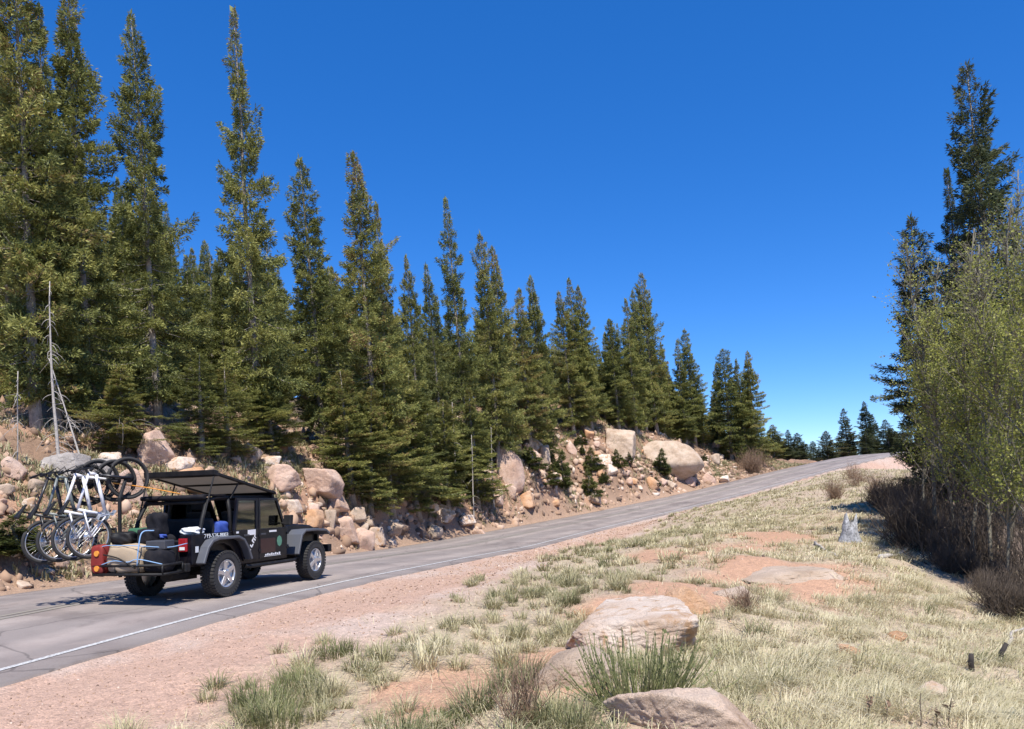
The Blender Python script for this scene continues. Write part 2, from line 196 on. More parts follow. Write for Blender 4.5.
INFILL = [(11.45, 78.04, 6.2, 4.86, 1.15), (17.09, 86.36, 5.2, 4.71, 1.09), (9.45, 78.83, 6.7, 7.57, 1.24), (-8.66, 55.72, 5.99, 8.14, 1.5), (5.16, 80.82, 7.62, 7.29, 1.48), (-24.62, 42.73, 6.08, 14.9, 1.23), (-5.41, 75.43, 8.46, 7.52, 1.52), (-13.49, 44.04, 4.25, 10.28, 1.39), (1.7, 62.98, 5.04, 5.78, 1.08), (-23.11, 47.65, 6.28, 12.49, 1.54), (-3.92, 70.89, 8.09, 6.44, 1.2), (-17.11, 51.91, 6.03, 11.92, 1.2), (1.21, 69.24, 7.18, 6.85, 1.14), (-16.56, 35.97, 4.2, 10.65, 1.49), (-17.57, 50.44, 6.06, 8.86, 1.13), (-18.26, 47.16, 5.53, 9.53, 1.59), (-16.11, 50.89, 5.77, 10.22, 1.17), (-5.26, 54.95, 5.25, 6.22, 1.09), (-19.12, 50.91, 6.21, 9.38, 0.99), (-8.1, 49.98, 3.89, 8.33, 1.24), (-23.55, 38.47, 5.51, 12.69, 1.12), (-21.66, 30.13, 4.59, 9.19, 1.02), (-22.22, 44.22, 6.03, 12.86, 1.18), (18.83, 81.56, 4.38, 4.14, 1.35), (-19.54, 27.33, 3.93, 12.44, 1.51), (3.05, 73.62, 7.71, 5.71, 1.59), (-3.41, 67.64, 7.75, 5.91, 1.21), (-20.68, 33.69, 5.06, 10.38, 1.11), (-18.8, 37.49, 4.99, 10.67, 1.51), (-14.4, 66.94, 7.99, 9.69, 1.23), (-18.96, 62.24, 8.09, 9.06, 1.09), (9.14, 94.1, 6.41, 8.83, 1.6), (15.06, 91.59, 5.42, 9.44, 1.11), (11.11, 91.39, 6.25, 6.87, 1.54), (-9.74, 44.19, 3.04, 10.05, 1.44), (-0.87, 79.12, 8.39, 6.61, 1.3), (8.29, 79.67, 7.17, 7.7, 1.18), (-2.03, 67.04, 7.08, 8.2, 1.2), (5.2, 86.42, 7.49, 7.95, 1.17), (-9.54, 47.16, 3.54, 9.36, 1.56), (-26.46, 41.08, 6.12, 13.79, 1.15), (7.14, 77.27, 7.2, 4.03, 1.09), (6.87, 89.61, 6.82, 7.84, 1.4), (-8.84, 62.27, 7.22, 7.32, 1.47), (0.42, 63.06, 5.78, 7.13, 1.0), (-15.98, 43.03, 4.88, 9.14, 1.19), (-5.69, 62.81, 7.03, 5.47, 1.39), (10.15, 74.51, 6.37, 4.08, 1.58), (11.26, 83.0, 6.62, 8.35, 0.99), (-21.46, 58.89, 7.5, 9.78, 1.22), (-23.74, 37.23, 5.25, 11.25, 1.36), (13.94, 81.4, 5.9, 5.94, 1.17), (-21.94, 31.98, 4.51, 13.94, 1.28), (5.77, 73.69, 7.63, 4.81, 1.1), (6.01, 70.13, 7.1, 4.02, 1.51), (-20.5, 50.28, 6.15, 9.28, 1.48), (-20.78, 29.1, 4.24, 8.73, 1.36), (12.94, 75.81, 5.56, 3.33, 0.96), (-15.96, 55.09, 6.61, 8.13, 1.35), (-11.03, 49.49, 4.52, 9.95, 1.51), (-2.05, 78.09, 8.43, 6.93, 1.22), (-21.56, 56.87, 7.38, 10.36, 0.96), (10.21, 87.18, 6.64, 6.24, 1.59), (17.83, 82.79, 4.8, 5.32, 1.04), (-0.53, 72.0, 7.93, 4.73, 1.52), (-5.76, 77.86, 8.87, 8.76, 1.26), (-0.11, 77.35, 8.26, 6.21, 1.04), (4.17, 81.54, 7.54, 6.79, 1.46), (17.34, 94.3, 4.79, 5.46, 1.43), (3.91, 82.81, 7.78, 9.45, 1.52), (-6.18, 52.77, 4.49, 6.69, 1.14), (12.27, 79.31, 6.4, 6.25, 1.17), (7.19, 84.56, 7.15, 7.62, 1.02), (-11.37, 69.75, 8.25, 8.49, 1.11), (20.17, 86.89, 4.32, 5.08, 0.99), (-8.91, 51.2, 4.61, 7.61, 1.04), (-10.12, 50.91, 4.85, 9.3, 1.4), (-12.05, 60.31, 7.21, 7.56, 1.18), (-26.26, 35.59, 5.54, 10.89, 1.24), (-6.22, 71.76, 8.18, 7.04, 1.18), (19.3, 91.47, 4.7, 4.93, 1.11), (13.03, 91.83, 6.09, 9.0, 1.48), (8.89, 89.21, 6.88, 9.81, 1.43), (7.72, 80.74, 7.09, 6.06, 1.11), (2.76, 79.83, 8.11, 5.95, 1.25), (-22.17, 42.55, 5.73, 10.61, 1.17), (-22.27, 40.92, 5.46, 8.84, 1.3), (-3.6, 60.93, 6.54, 5.12, 1.0), (-12.92, 58.06, 6.77, 10.47, 1.53), (-5.62, 57.06, 6.01, 5.23, 1.03), (1.67, 73.42, 8.05, 7.64, 1.0), (-9.32, 54.12, 5.45, 6.82, 1.17), (-1.73, 70.92, 7.66, 8.17, 1.1), (-19.09, 28.77, 4.39, 12.97, 0.97), (13.27, 96.32, 5.67, 7.44, 1.25), (-11.19, 64.04, 7.44, 8.8, 1.05), (2.69, 74.93, 7.92, 4.88, 1.4), (20.13, 89.27, 4.31, 6.96, 1.02), (14.61, 85.72, 5.57, 4.66, 1.47), (21.41, 82.25, 3.34, 3.25, 1.17), (-20.95, 37.71, 4.84, 14.52, 1.44), (14.58, 82.51, 5.56, 7.34, 1.41), (-11.36, 53.86, 5.76, 8.51, 1.47), (21.45, 88.84, 3.86, 5.87, 1.08), (-8.05, 57.47, 6.18, 6.98, 1.23), (-17.98, 33.2, 4.17, 11.93, 0.96), (16.4, 78.6, 4.62, 6.47, 1.13), (-20.76, 53.63, 6.71, 11.46, 1.37), (7.01, 73.84, 7.32, 3.57, 1.25), (-28.25, 39.64, 5.89, 11.79, 1.55), (-21.0, 51.7, 6.47, 10.51, 1.34), (-17.06, 58.59, 7.32, 10.06, 1.51), (-27.67, 37.87, 5.5, 10.6, 1.49), (-13.05, 63.28, 7.69, 9.37, 1.36), (-17.06, 54.51, 6.53, 9.53, 1.16), (-4.17, 69.3, 8.04, 5.72, 1.54), (11.93, 74.5, 5.87, 5.75, 1.02), (-18.11, 27.65, 3.55, 14.08, 1.2), (-15.53, 63.87, 7.9, 10.26, 1.35), (-1.07, 76.6, 8.18, 7.18, 1.32), (-15.29, 56.86, 6.86, 8.59, 1.38), (-11.25, 62.0, 7.45, 9.37, 1.31), (3.41, 88.75, 7.54, 8.48, 1.56), (11.16, 88.2, 6.42, 7.21, 1.36), (-12.99, 54.59, 6.24, 10.18, 1.24), (-4.95, 59.84, 6.39, 5.06, 1.04), (12.43, 83.5, 5.96, 5.6, 0.96), (-4.91, 52.77, 4.12, 5.87, 1.21), (8.55, 71.37, 6.67, 4.98, 1.21), (-19.23, 44.57, 5.54, 9.93, 1.29), (-1.76, 62.38, 6.19, 6.57, 1.17), (-26.55, 44.42, 6.35, 11.53, 1.39), (-5.12, 65.27, 7.25, 5.48, 1.06), (-11.29, 71.6, 8.58, 7.44, 1.59), (-5.71, 53.82, 4.84, 6.91, 1.48), (8.18, 72.74, 6.87, 5.7, 0.98), (-1.0, 67.72, 7.11, 7.06, 0.99), (-25.35, 43.78, 6.26, 15.49, 1.29), (-13.75, 60.79, 7.2, 8.28, 1.17), (16.01, 77.4, 4.43, 3.32, 1.06), (-23.89, 53.52, 6.97, 13.55, 1.47), (0.27, 83.42, 7.95, 10.15, 1.51), (-19.83, 30.59, 4.39, 9.96, 1.48), (-17.49, 28.98, 3.77, 11.55, 1.31), (14.48, 77.24, 4.98, 5.23, 1.43), (-24.48, 35.82, 5.25, 14.32, 1.24), (-7.78, 67.76, 7.85, 6.84, 1.47), (4.06, 79.42, 7.8, 6.91, 1.12), (5.15, 75.12, 7.58, 6.16, 1.07), (-14.91, 49.47, 5.6, 9.23, 1.59), (13.86, 87.95, 5.86, 8.76, 0.99), (-26.61, 38.44, 5.52, 11.47, 1.39), (-15.47, 67.39, 8.12, 10.53, 0.96), (10.0, 85.04, 6.95, 7.23, 1.2), (-20.05, 34.83, 4.73, 12.24, 1.05), (16.56, 89.68, 5.13, 8.75, 1.09), (-25.33, 34.46, 5.13, 12.37, 1.09), (-13.73, 65.13, 8.03, 9.02, 1.12), (17.75, 92.15, 4.84, 4.92, 1.11), (21.62, 83.63, 3.48, 3.88, 1.01), (-11.78, 47.72, 4.36, 8.65, 1.13), (-16.35, 61.05, 7.81, 6.77, 0.97), (-17.42, 37.03, 4.48, 9.11, 1.02), (-11.97, 65.8, 7.96, 10.36, 1.45), (-2.88, 76.4, 8.48, 5.97, 1.01), (-0.85, 60.81, 5.57, 8.28, 1.06), (-20.34, 43.49, 5.31, 9.75, 1.54), (-10.18, 68.01, 8.27, 8.06, 1.38), (14.47, 93.34, 5.62, 10.03, 1.16), (-14.81, 43.24, 4.44, 10.47, 1.03), (-18.23, 56.23, 6.91, 9.93, 1.12), (-19.06, 42.8, 5.18, 8.61, 1.45), (13.83, 79.72, 5.58, 5.54, 1.41), (-2.45, 69.89, 8.03, 4.89, 1.07), (-7.3, 77.85, 8.72, 9.14, 1.25), (-20.89, 47.65, 6.14, 12.5, 1.06), (9.94, 81.53, 6.87, 5.21, 1.18), (-17.44, 42.22, 4.8, 8.74, 1.32), (-17.21, 31.86, 4.43, 10.11, 1.3), (-2.08, 72.13, 7.8, 8.25, 1.49), (-22.05, 37.19, 5.1, 9.56, 0.99), (-13.31, 41.84, 3.93, 10.03, 1.41), (-9.61, 63.13, 7.6, 8.42, 1.05), (-8.48, 74.34, 8.46, 5.35, 1.54), (6.53, 82.51, 7.4, 7.01, 1.46), (21.51, 92.46, 4.25, 8.64, 1.45), (19.13, 98.85, 4.7, 14.03, 1.21), (9.67, 68.71, 5.11, 6.02, 1.23), (24.81, 81.96, 2.18, 6.77, 1.42), (16.96, 76.95, 3.9, 4.92, 1.28), (8.35, 81.94, 7.44, 7.4, 1.37), (16.89, 96.94, 4.91, 14.47, 1.48), (22.88, 94.71, 4.13, 9.39, 1.32), (16.92, 81.19, 5.02, 7.24, 1.33), (21.86, 81.3, 3.18, 5.09, 1.41), (16.4, 83.22, 5.07, 8.11, 1.26), (8.7, 90.94, 6.78, 8.72, 1.39), (22.96, 84.79, 3.08, 9.69, 1.04), (25.24, 93.92, 3.32, 8.69, 1.39), (6.74, 72.75, 6.96, 5.48, 1.04), (13.15, 93.86, 5.86, 13.83, 1.39), (14.7, 88.82, 5.45, 10.4, 1.44), (10.19, 71.39, 5.93, 6.85, 1.47), (13.23, 90.59, 5.97, 9.5, 1.23), (21.68, 91.3, 4.04, 6.03, 1.0), (11.79, 72.45, 5.05, 10.53, 1.15), (14.95, 75.18, 4.06, 7.83, 1.2), (15.25, 81.51, 5.39, 13.62, 1.24), (17.74, 87.63, 4.53, 10.65, 1.06), (17.14, 84.67, 4.93, 10.48, 1.23), (6.83, 68.89, 6.28, 7.99, 1.13), (20.68, 98.32, 4.21, 8.91, 1.4), (16.51, 80.23, 4.83, 5.55, 1.31), (18.37, 95.41, 4.44, 14.31, 1.24), (26.64, 89.4, 2.74, 9.73, 1.29), (23.01, 86.58, 3.18, 6.37, 1.29), (11.76, 90.32, 6.2, 11.63, 1.3), (19.82, 79.47, 3.5, 6.22, 1.09), (8.37, 68.36, 5.68, 4.06, 1.13), (26.39, 84.92, 2.12, 9.92, 1.34), (12.76, 77.5, 5.63, 10.85, 1.38), (5.95, 65.57, 5.21, 6.15, 1.34), (6.4, 67.01, 5.92, 6.97, 1.3), (12.16, 82.45, 6.24, 10.96, 1.17), (7.26, 87.4, 7.08, 10.52, 1.33), (8.68, 76.7, 7.07, 4.18, 1.18), (23.71, 82.49, 2.43, 8.02, 1.05), (18.66, 96.73, 4.84, 12.81, 1.13), (9.79, 69.76, 5.34, 7.36, 1.04), (8.05, 85.94, 7.06, 7.92, 1.33), (22.19, 96.98, 3.94, 5.78, 1.34)]
EDGE = [(-12.69, 24.95, 1.56, 2, 0.9), (-10.97, 27.15, 1.39, 2.71, 1.1), (-6.94, 33.2, -0.44, 4.15, 1.3), (-5.72, 36.0, -1.01, 5.69, 1.5), (-4.81, 38.6, -1.29, 5.25, 1.6), (-3.61, 41.8, -1.2, 4.35, 1.4), (-2.15, 45.8, -1.08, 5.07, 1.5), (-10.5, 28.25, 1.47, 2.4, 1.2), (-9.76, 31.2, 1.56, 2.86, 1.1), (-6.36, 34.2, -0.9, 4.03, 1.2)]
SEEDLINGS = [(-2.95, 48.8, 1.21, 0.83), (-4.22, 49.8, 2.52, 0.63), (-2.87, 48.0, 0.77, 0.57), (2.82, 59.0, 2.59, 0.67), (7.17, 59.6, 0.14, 0.77), (6.86, 59.4, 0.08, 0.76), (5.11, 62.0, 3.2, 0.51), (-1.93, 49.2, 1.33, 0.78), (9.43, 62.8, 1.72, 0.8), (-0.4, 51.8, 2.91, 0.93), (-4.38, 45.4, 0.65, 0.64), (5.93, 59.6, 0.69, 0.43), (-3.78, 47.2, 0.96, 0.81), (-1.82, 50.2, 2.04, 0.56), (5.6, 62.4, 3.28, 1.06), (17.54, 72.6, 1.15, 0.41), (5.59, 61.4, 2.5, 0.67), (3.02, 56.6, 1.22, 1.04), (2.99, 59.6, 2.79, 0.8), (18.54, 74.2, 1.8, 0.76), (0.95, 51.6, 1.57, 1.07), (-3.9, 46.0, 0.51, 0.84)]
SAPLINGS = [(3.51, 54.8, -0.02, 2.38, 0.8, 'small green sapling on the mound left of the pale slabs'), (6.23, 60.0, 1.13, 1.68, 0.7, 'small sapling in front of the pale slabs on the mound'), (8.37, 61.4, 1.33, 1.32, 0.6, 'sapling standing before the squarish boulder'), (12.69, 66.2, 0.72, 2.0, 0.8, 'yellowish green sapling in front of the largest boulder'), (11.76, 64.2, -0.32, 0.73, 0.5, 'little sapling low on the mound near the road'), (5.69, 57.8, -0.91, 1.98, 0.8, 'dark low sapling at the foot of the mound'), (1.35, 51.8, 1.16, 1.4, 0.9, 'wide low sapling beside the leaning boulder'), (2.74, 53.4, 0.1, 1.32, 0.9, 'bushy sapling right of the leaning boulder'), (-11.02, 17.05, -1.01, 0.77, 0.8, 'low green bush on the bank left of the bicycles')]
ASPENS = [(11.15, 21, -1.6, 0.16, 6.29), (10.89, 20, -1.71, 0.31, 7.17), (10.4, 18.5, -1.97, 0.32, 7.67), (12.74, 22, -1.43, 0.55, 8.8), (10.04, 17, -2.13, 0.34, 7.51), (12.74, 21, -1.55, 0.6, 8.98), (9.86, 16, -2.28, 0.25, 7.07), (12.01, 19, -1.99, 0.49, 8.3), (9.32, 14.5, -2.41, 0.19, 6.54), (11.24, 17, -2.3, 0.41, 8.5), (9.47, 14, -2.41, 0.32, 6.93), (14.76, 23, -1.46, 0.86, 10.49)]
SHRUB = (0.77, 5.1, -1.45)
TWIGS = (-0.01, 4.9, -1.48)
STUMP = (8.63, 19.95, -1.67)
GREENS = [(-2.04, 6.15, -1.69), (-1.93, 6.85, -1.69), (-1.88, 7.95, -1.64), (-0.48, 5.25, -1.56), (-1.78, 5.65, -1.65)]
STUBS = [(4.67, 8.1, -2.06), (5.35, 8.7, -2.15)]
YUCCA = (3.54, 5.7, -1.82)
HOLLOW = (3.71, 8.9, -1.92)
STALKS = [(2.31, 5.25, -1.68), (2.41, 5.2, -1.68), (2.66, 5.25, -1.7), (2.8, 5.3, -1.73), (2.91, 5.35, -1.74)]
LOGS = [((7.41, 19.2, -1.68), (6.02, 12.5, -2.02)), ((7.77, 16.6, -1.82), (9.96, 19.35, -1.79)), ((6.15, 9.9, -2.28), (7.3, 11.3, -2.32))]
DEAD = [((-13.04, 22.2, 1.09), 3.9), ((-12.46, 22.6, 0.97), 2.6), ((-13.28, 20.6, 0.99), 2.5)]
SNAGS = [(-13.78, 25.75, 2.45), (-13.58, 26.15, 2.49)]
DRYBUSH = (14.44, 34.8, -1.08)
ROUNDBUSH = (23.21, 75.0, 0.53)
REDBUSH = (3.0, 10.3, -1.75)
BRUSH = [(16.27, 35.0, -0.9), (13.0, 27.85, -0.99), (13.58, 27.2, -0.99), (14.06, 27.3, -0.92), (12.54, 23.8, -1.32), (11.35, 21.2, -1.52), (10.67, 21.25, -1.58), (10.05, 18.6, -1.88), (9.39, 17.05, -2.04), (9.69, 18.85, -1.85), (9.12, 16.4, -2.1), (9.43, 16.2, -2.19), (8.37, 14.0, -2.22), (9.03, 14.65, -2.36), (7.49, 12.15, -2.15), (7.38, 11.8, -2.21), (10.44, 18.3, -1.96), (10.61, 18.2, -1.98), (9.97, 16.15, -2.21), (9.43, 15.15, -2.34), (11.24, 20.85, -1.53), (17.72, 40.2, -0.57), (18.13, 38.8, -0.67), (13.21, 27.8, -0.94), (12.66, 26.85, -1.1), (12.37, 25.7, -1.23), (12.5, 25.2, -1.22), (20.38, 45.2, -0.47), (21.22, 48.4, -0.23), (11.1, 21.75, -1.48), (8.98, 13.75, -2.39), (12.1, 24.2, -1.27), (12.79, 24.25, -1.25), (7.66, 11.75, -2.21), (12.52, 22.55, -1.34), (11.12, 19.35, -1.83)]
# ================================================================= helpers
import bpy, bmesh
from mathutils import Vector, Matrix
R = math.radians
col = bpy.context.scene.collection
scene = bpy.context.scene
def tag(o, label=None, cat=None, group=None, kind=None):
    if label: o['label'] = label
    if cat: o['category'] = cat
    if group: o['group'] = group
    if kind: o['kind'] = kind
    return o
def link(name, data, parent=None):
    o = bpy.data.objects.new(name, data); col.objects.link(o)
    if parent is not None: o.parent = parent
    return o
def empty(name, loc=(0, 0, 0), rot=(0, 0, 0), label=None, cat=None, group=None, parent=None):
    o = link(name, None, parent); o.location = loc; o.rotation_euler = rot; o.empty_display_size = .2
    return tag(o, label, cat, group)
def np_mesh(name, V, F, mats, mi=None, attr=None, smooth=False):
    """V (n,3); F list of (array m x k) face blocks; mi matching list of material indices; attr dict name -> per vertex floats"""
    V = np.asarray(V, np.float32); me = bpy.data.meshes.new(name)
    F = [np.asarray(f, np.int32) for f in (F if isinstance(F, list) else [F])]
    F2 = [f for f in F if len(f)]
    loops = np.concatenate([f.ravel() for f in F2]); tot = np.concatenate([np.full(len(f), f.shape[1], np.int32) for f in F2])
    me.vertices.add(len(V)); me.vertices.foreach_set('co', V.ravel())
    me.loops.add(len(loops)); me.loops.foreach_set('vertex_index', loops)
    me.polygons.add(len(tot)); st = np.concatenate([[0], np.cumsum(tot)[:-1]]).astype(np.int32)
    me.polygons.foreach_set('loop_start', st); me.polygons.foreach_set('loop_total', tot)
    if mi is not None:
        m = np.concatenate([np.full(len(f), k, np.int32) for f, k in zip(F, mi)]); me.polygons.foreach_set('material_index', m)
    if smooth: me.polygons.foreach_set('use_smooth', np.ones(len(tot), bool))
    for m in (mats if isinstance(mats, (list, tuple)) else [mats]): me.materials.append(m)
    for k, a in (attr or {}).items():
        a = np.asarray(a, np.float32)
        if a.ndim == 1:
            at = me.attributes.new(k, 'FLOAT', 'POINT'); at.data.foreach_set('value', a)
        else:
            at = me.attributes.new(k, 'FLOAT_COLOR', 'POINT'); at.data.foreach_set('color', np.concatenate([a, np.ones((len(a), 1), np.float32)], 1).ravel())
    me.update(calc_edges=True); me.validate()
    return me
class Geo:
    """collects tubes and cards as numpy blocks"""
    def __init__(s): s.V = []; s.F4 = []; s.F3 = []; s.A = []; s.n = 0
    def add(s, V, F4=None, F3=None, a=0.):
        V = np.asarray(V, float); s.V.append(V)
        if F4 is not None and len(F4): s.F4.append(np.asarray(F4, int)+s.n)
        if F3 is not None and len(F3): s.F3.append(np.asarray(F3, int)+s.n)
        s.A.append(np.broadcast_to(np.asarray(a, float), (len(V),)).copy()); s.n += len(V)
    def tube(s, P, r, k=6, a=0., cap=True):
        P = np.asarray(P, float); m = len(P); r = np.broadcast_to(np.asarray(r, float), (m,))
        T = np.gradient(P, axis=0); T /= np.linalg.norm(T, axis=1)[:, None]+1e-9
        up = np.array([0, 0, 1.]) if abs(T[0, 2]) < .9 else np.array([1., 0, 0])
        X = np.cross(T, up); X /= np.linalg.norm(X, axis=1)[:, None]+1e-9; Y = np.cross(T, X)
        th = np.arange(k)*2*math.pi/k
        V = P[:, None]+r[:, None, None]*(np.cos(th)[None, :, None]*X[:, None]+np.sin(th)[None, :, None]*Y[:, None])
        i = np.arange(m-1)[:, None]*k; j = np.arange(k)[None]; j2 = (j+1) % k
        F = np.stack([i+j, i+j2, i+k+j2, i+k+j], -1).reshape(-1, 4)
        V = V.reshape(-1, 3)
        if cap:
            c0, c1 = m*k, m*k+1
            V = np.vstack([V, P[0], P[-1]])
            F3 = [(c0, (q+1) % k, q) for q in range(k)]+[(c1, (m-1)*k+q, (m-1)*k+(q+1) % k) for q in range(k)]
        else: F3 = None
        s.add(V, F, F3, a)
    def cards(s, C, Ax, Bx, a=0.):
        """rhombus cards: base C, axis Ax, half width Bx (n,3)"""
        n = len(C)
        V = np.stack([C, C+.45*Ax+Bx, C+Ax, C+.45*Ax-Bx], 1).reshape(-1, 3)
        s.add(V, np.arange(4*n).reshape(-1, 4), None, np.repeat(np.broadcast_to(a, (n,)), 4))
    def mesh(s, name, mats, smooth=False, extra=None):
        V = np.vstack(s.V); F = []
        if s.F4: F.append(np.vstack(s.F4))
        if s.F3: F.append(np.vstack(s.F3))
        return np_mesh(name, V, F, mats, None, {'tint': np.concatenate(s.A)}, smooth)
# ================================================================= materials
class N:
    def __init__(s, name):
        s.m = bpy.data.materials.new(name); s.m.use_nodes = True; s.t = s.m.node_tree; s.t.nodes.clear()
        s.out = s.t.nodes.new('ShaderNodeOutputMaterial')
    def __call__(s, typ, ins=None, **kw):
        n = s.t.nodes.new('ShaderNode'+typ)
        for k, v in kw.items(): setattr(n, k, v)
        for k, v in (ins or {}).items():
            if isinstance(v, bpy.types.NodeSocket): s.t.links.new(v, n.inputs[k])
            else: n.inputs[k].default_value = v
        return n
    def ramp(s, fac, stops):
        n = s('ValToRGB', {'Fac': fac}); e = n.color_ramp.elements
        while len(e) < len(stops): e.new(.5)
        for q, (p, c) in zip(e, stops): q.position = p; q.color = (*c, 1) if len(c) == 3 else c
        return n.outputs['Color']
    def noise(s, scale, detail=4, rough=.55, vec=None, dist=0):
        i = {'Scale': scale, 'Detail': detail, 'Roughness': rough, 'Distortion': dist}
        if vec is not None: i['Vector'] = vec
        return s('TexNoise', i).outputs['Fac']
    def mix(s, fac, a, b, mode='MIX'):
        n = s.t.nodes.new('ShaderNodeMix'); n.data_type = 'RGBA'; n.blend_type = mode
        for k, v in ((0, fac), (6, a), (7, b)):
            if isinstance(v, bpy.types.NodeSocket): s.t.links.new(v, n.inputs[k])
            else: n.inputs[k].default_value = (*v, 1) if k else v
        return n.outputs[2]
    def obj(s): return s('TexCoord').outputs['Object']
    def bump(s, h, strength=.3, dist=.02): return s('Bump', {'Height': h, 'Strength': strength, 'Distance': dist}).outputs['Normal']
    def bsdf(s, color, rough=.8, normal=None, **kw):
        i = {'Base Color': color if isinstance(color, bpy.types.NodeSocket) else (*color, 1), 'Roughness': rough}
        i.update(kw)
        if normal is not None: i['Normal'] = normal
        b = s('BsdfPrincipled', i); s.t.links.new(b.outputs[0], s.out.inputs[0]); return s.m
def plain(name, c, rough=.6, var=.25, scale=8, bump=0, **kw):
    n = N(name); v = n.obj(); f = n.noise(scale, 4, .6, v)
    cc = n.ramp(f, [(.25, tuple(x*(1-var) for x in c)), (.75, tuple(min(1, x*(1+var)) for x in c))])
    return n.bsdf(cc, rough, n.bump(f, bump, .01) if bump else None, **kw)
def rock_mat(name, a, b, c, lichen=(.16, .15, .12), la=.5, lt=.58):
    n = N(name); v = n('NewGeometry').outputs['Position']
    f = n.noise(1.3, 7, .62, v); g = n.noise(70, 6, .75, v); h = n.noise(3.4, 8, .68, v, .8)
    base = n.ramp(f, [(.3, a), (.5, b), (.7, c)])
    sp = n.ramp(g, [(.3, (.62, .6, .58)), (.5, (1, 1, 1)), (.72, (1.18, 1.16, 1.12))])
    base = n.mix(1, base, sp, 'MULTIPLY')
    base = n.mix(n.ramp(h, [(lt, (0, 0, 0)), (lt+.09, (la,)*3)]), base, lichen)
    vo = n('TexVoronoi', {'Vector': n.mix(.25, v, n('TexNoise', {'Vector': v, 'Scale': 3.0}).outputs['Color'], 'ADD'), 'Scale': 1.5}, feature='DISTANCE_TO_EDGE').outputs['Distance']
    cr = n.ramp(vo, [(0, (.80,)*3), (.012, (1, 1, 1))])
    base = n.mix(1, base, cr, 'MULTIPLY')
    hh = n('Math', {0: n('Math', {0: g, 1: .5}, operation='MULTIPLY').outputs[0], 1: n.mix(1, h, cr, 'MULTIPLY')}, operation='ADD').outputs[0]
    return n.bsdf(base, .9, n.bump(hh, .9, .06))
M = {}
M['pink'] = rock_mat('pink_granite', (.45, .285, .205), (.59, .405, .305), (.69, .52, .42), la=.35)
M['pale'] = rock_mat('pale_granite', (.50, .34, .22), (.68, .54, .43), (.78, .68, .58), (.46, .24, .09), .75, .51)
M['tan'] = rock_mat('tan_granite', (.36, .25, .17), (.50, .38, .28), (.60, .47, .37), (.24, .22, .16), .6)
M['orange'] = rock_mat('orange_granite', (.44, .22, .10), (.58, .34, .19), (.64, .44, .30), (.35, .25, .17), .4)
M['grey'] = rock_mat('grey_granite', (.24, .21, .19), (.36, .32, .29), (.47, .43, .39), (.14, .13, .11), .5)
M['grey_pink'] = rock_mat('grey_pink_granite', (.52, .355, .24), (.66, .49, .37), (.76, .63, .50), (.34, .20, .11), .5)
# terrain: soil colours and the gully's painted shade come from the 'soil' attribute
def ground_mat():
    n = N('mountain_soil'); v = n('TexCoord').outputs['Object']
    a = n('Attribute', attribute_name='soil').outputs['Color']
    g = n.noise(60, 5, .75, v); m = n.noise(9, 6, .7, v); p = n('TexVoronoi', {'Vector': v, 'Scale': 48.0}, feature='F1')
    c = n.mix(1, a, n.ramp(g, [(.3, (.68, .66, .65)), (.5, (1, 1, 1)), (.7, (1.28, 1.25, 1.22))]), 'MULTIPLY')
    c = n.mix(1, c, n.ramp(m, [(.3, (.75, .74, .74)), (.5, (1, 1, 1)), (.72, (1.15, 1.13, 1.12))]), 'MULTIPLY')
    st = n.ramp(n('SeparateColor', {'Color': p.outputs['Color']}).outputs[0], [(0, (.82, .81, .81)), (.6, (1, 1, 1)), (1, (1.2, 1.18, 1.16))])
    c = n.mix(1, c, st, 'MULTIPLY')
    h = n('Math', {0: n('Math', {0: m, 1: 2.5}, operation='MULTIPLY').outputs[0], 1: n('Math', {0: p.outputs['Distance'], 1: -.9}, operation='MULTIPLY').outputs[0]}, operation='ADD').outputs[0]
    return n.bsdf(c, .95, n.bump(h, .55, .03))
M['ground'] = ground_mat()
def asphalt():
    n = N('asphalt'); v = n.obj(); uv = n('UVMap', uv_map='road').outputs[0]
    g = n.noise(220, 3, .8, v); b = n.noise(.8, 5, .6, v)
    c = n.ramp(b, [(.3, (.225, .186, .168)), (.7, (.315, .270, .243))])
    c = n.mix(1, c, n.ramp(g, [(.3, (.68,)*3), (.5, (1, 1, 1)), (.7, (1.35,)*3)]), 'MULTIPLY')
    pt = n.noise(.35, 6, .7, v, 1.2); c = n.mix(1, c, n.ramp(pt, [(.40, (.80, .79, .79)), (.47, (1, 1, 1)), (.60, (1.0, 1.0, 1.0)), (.66, (1.14, 1.12, 1.10))]), 'MULTIPLY')
    # wheel tracks polished paler, a tarred seam along the centre, cracks
    t = n('SeparateXYZ', {'Vector': uv}).outputs['X']
    wv = n('Math', {0: n('Math', {0: t, 1: 3.6}, operation='MULTIPLY').outputs[0]}, operation='SINE').outputs[0]
    c = n.mix(1, c, n.ramp(n('Math', {0: wv, 1: n.noise(1.5, 4, .6, v)}, operation='MULTIPLY').outputs[0], [(0, (.84,)*3), (.6, (1.12, 1.10, 1.08))]), 'MULTIPLY')
    vo = n('TexVoronoi', {'Vector': n.mix(.35, v, n('TexNoise', {'Vector': v, 'Scale': 1.4, 'Detail': 5.0}).outputs['Color'], 'ADD'), 'Scale': .33}, feature='DISTANCE_TO_EDGE').outputs['Distance']
    c = n.mix(1, c, n.ramp(vo, [(0, (.6,)*3), (.004, (.7,)*3), (.008, (1, 1, 1))]), 'MULTIPLY')
    return n.bsdf(c, .85, n.bump(g, .5, .004))
M['asphalt'] = asphalt()
def paint(name, c):
    n = N(name); v = n.obj(); g = n.noise(26, 6, .75, v)
    al = n.ramp(g, [(.38, (.05, .05, .05)), (.60, (.85, .85, .85))])
    cc = n.mix(al, (.21, .20, .20), c)
    return n.bsdf(cc, .8)
